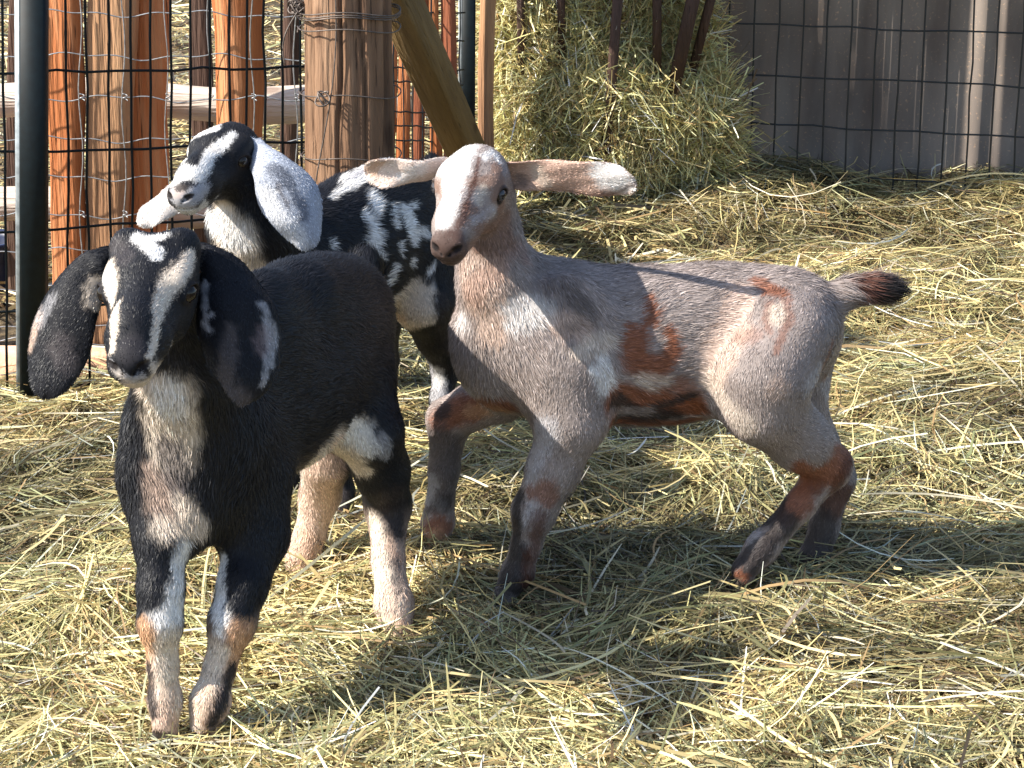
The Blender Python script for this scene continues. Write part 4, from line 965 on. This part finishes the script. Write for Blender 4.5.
mu = N.new('ShaderNodeMix'); mu.data_type = 'RGBA'; mu.blend_type = 'MULTIPLY'; mu.inputs[0].default_value = 1; L.new(r1.outputs[0], mu.inputs[6]); L.new(r2.outputs[0], mu.inputs[7]); L.new(mu.outputs[2], b.inputs['Base Color'])
b.inputs['Roughness'].default_value = .85
o = raw_mesh('shed_wall', V, Q, None, [m], smooth=True); tag(o, 'brown weathered corrugated shed wall behind the wire panel, in shade', 'wall')
wr = empty('wire_panel', P(860, 205, 4.66)); tag(wr, 'black welded wire panel standing against the corrugated wall, right background', 'wire panel')
xs = [(x, x - (x - 512) * .03 - 3, 205 + (x - 700) * .09) for x in np.arange(684, 1075, 24.6)]
wire_panel(wr, xs, [(-32, -26), (20, 36), (69, 90), (117, 141), (166, 190)], 4.74, 4.60, 640, 1090, -80, .0021, M['black_wire'])

# ---- hay feeder: dark slats in a V with hay bulging through
hf = empty('hay_feeder', P(620, 200, 4.7)); tag(hf, 'dark slatted wooden hay feeder packed with hay in front of the wall', 'hay feeder')
def slat(x0, y0, x1, y1, Y0, Y1, w, t=.010):
    a, b = P(x0, y0, Y0), P(x1, y1, Y1); Z = unit(b - a); X = unit(np.cross(Z, [0, 1, 0])); mb = MB(); mb.box((a + b) / 2, w, t, np.linalg.norm(b - a) / 2, X=X, Y=np.cross(Z, X), Z=Z, bev=.002); mb.build('slat', M['feeder_wood'], hf)
slat(622, -60, 604, 185, 4.44, 4.49, .010); slat(560, -60, 562, 70, 4.47, 4.52, .008); slat(657, -60, 657, 80, 4.45, 4.51, .009); slat(706, -60, 672, 95, 4.45, 4.50, .013, .014); slat(726, -60, 690, 80, 4.48, 4.54, .009); slat(520, -60, 522, 120, 4.5, 4.54, .008)
slat(585, -60, 575, 90, 4.8, 4.7, .01)
def hay_bulk():
    r = np.random.default_rng(31)
    # lumps of the hay mass: centre px, py, Y, radii in metres
    L_ = [(560, 30, 4.62, .13, .13, .10), (600, 90, 4.60, .17, .13, .12), (540, 95, 4.60, .10, .13, .09), (650, 110, 4.60, .145, .12, .12), (690, 115, 4.62, .085, .11, .09), (605, 150, 4.60, .20, .09, .12), (530, 140, 4.60, .07, .08, .07), (650, 40, 4.64, .12, .12, .08), (520, 10, 4.62, .07, .12, .07), (600, -30, 4.62, .2, .12, .1), (708, 155, 4.62, .05, .06, .06)]
    n = 42000; w = np.array([a[3] * a[4] for a in L_]); k = r.choice(len(L_), n, p=w / w.sum())
    c = np.array([P(a[0], a[1], a[2]) for a in L_])[k]; R = np.array([(a[3], a[5], a[4]) for a in L_])[k]
    d = r.normal(0, 1, (n, 3)); d /= np.linalg.norm(d, axis=1)[:, None]; d[:, 1] = -np.abs(d[:, 1]) * np.where(r.random(n) < .8, 1, -1)
    p = c + d * R * (.68 + .42 * r.random(n) ** .8)[:, None]
    # stems lie over the surface, more or less level or hanging
    ang = noise(p, 9, 3) * 8 + r.normal(0, .8, n); pit = (noise(p, 6, 4) - .5) * 3.0 + r.normal(0, .55, n)
    out = r.random(n) < .05
    ln = r.uniform(.05, .24, n); wd = r.uniform(.0012, .0034, n)
    col = straw_colours(n, r, (.19, .2, .18, .15, .10, .06, .05, .07)) * 1.25
    dv = np.stack([np.cos(ang) * np.cos(pit), np.sin(ang) * np.cos(pit), np.sin(pit)], 1)         # lay the stems along the surface of the bundle
    nrm = d / R; nrm /= np.linalg.norm(nrm, axis=1)[:, None]; dv = dv - nrm * (dv * nrm).sum(1)[:, None] * np.where(out, 0, .88)[:, None]; dv /= np.linalg.norm(dv, axis=1)[:, None]
    ang = np.arctan2(dv[:, 1], dv[:, 0]); pit = np.arcsin(dv[:, 2].clip(-1, 1))
    V, Q, Cc = strands(p[:, 0], p[:, 1], np.maximum(p[:, 2], .0), ang, pit, ln, wd, r.normal(0, .17, n), np.clip(col, .012, .8), 4, r, vcurv=r.normal(.03, .10, n))
    o = raw_mesh('feeder_hay', V, Q, None, [M['straw']], Cc, smooth=False); tag(o, 'big tangled bundle of green yellow hay bulging from the feeder', 'hay', kind='stuff')
    # the packed inside of the bundle
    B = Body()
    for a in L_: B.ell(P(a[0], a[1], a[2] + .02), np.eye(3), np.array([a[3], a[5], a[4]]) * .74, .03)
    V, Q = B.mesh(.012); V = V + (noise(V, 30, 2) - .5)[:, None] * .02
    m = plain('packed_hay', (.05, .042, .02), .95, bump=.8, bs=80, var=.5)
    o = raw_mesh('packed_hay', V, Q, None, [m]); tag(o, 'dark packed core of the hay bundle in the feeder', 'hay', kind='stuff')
hay_bulk()
# unseen low roof over the right-hand corner, added to shade the wall
M['roof'] = plain('roof', (.12, .11, .10), .7, .3, bs=20)
tn = math.tan(rad(-90 - SUN_AZ)); yl = lambda x, d: 4.905 - (1.06 - x) * tn + d  # slit line runs with the sun, so a light strip reaches the wall
def slab(poly, z0, z1):
    n = len(poly); V = [(x, y, z0) for x, y in poly] + [(x, y, z1) for x, y in poly]
    T = [[0, i + 1, i] for i in range(1, n - 1)] + [[n, n + i, n + i + 1] for i in range(1, n - 1)]
    return V, [[i, (i + 1) % n, n + (i + 1) % n, n + i] for i in range(n)], T
mb = MB(); XL = -.28
mb.add(*slab([(XL, 4.30), (2.6, 4.30), (2.6, 5.1), (1.5, 5.1), (1.5, yl(1.5, -.012)), (XL, yl(XL, -.012))], .80, .812))
mb.add(*slab([(XL, yl(XL, .012)), (1.5, yl(1.5, .012)), (1.5, 5.1), (XL, 5.1)], .80, .812))
o = mb.build('shade_roof', M['roof']); tag(o, 'unseen slit sheet roof added to shade the corrugated wall', 'roof')
# blue tub behind the fence, lower left
bk = empty('tub', P(2, 325, 3.75)); tag(bk, 'dark blue plastic tub behind the fence at the left edge', 'tub')
c = P(-8, 330, 3.85); prof = [(.055, .0), (.062, .05), (.068, .10), (.073, .105), (.073, .112), (.066, .112), (.060, .10), (.052, .01), (0, .008)]
ns = 28; V = [(c[0] + r0 * math.cos(2 * math.pi * k / ns), c[1] + r0 * math.sin(2 * math.pi * k / ns), z) for r0, z in prof for k in range(ns)]
Q = [[i * ns + k, i * ns + (k + 1) % ns, (i + 1) * ns + (k + 1) % ns, (i + 1) * ns + k] for i in range(len(prof) - 1) for k in range(ns)]
reparent(raw_mesh('bowl', V, Q, None, [M['blue_plastic']]), bk)
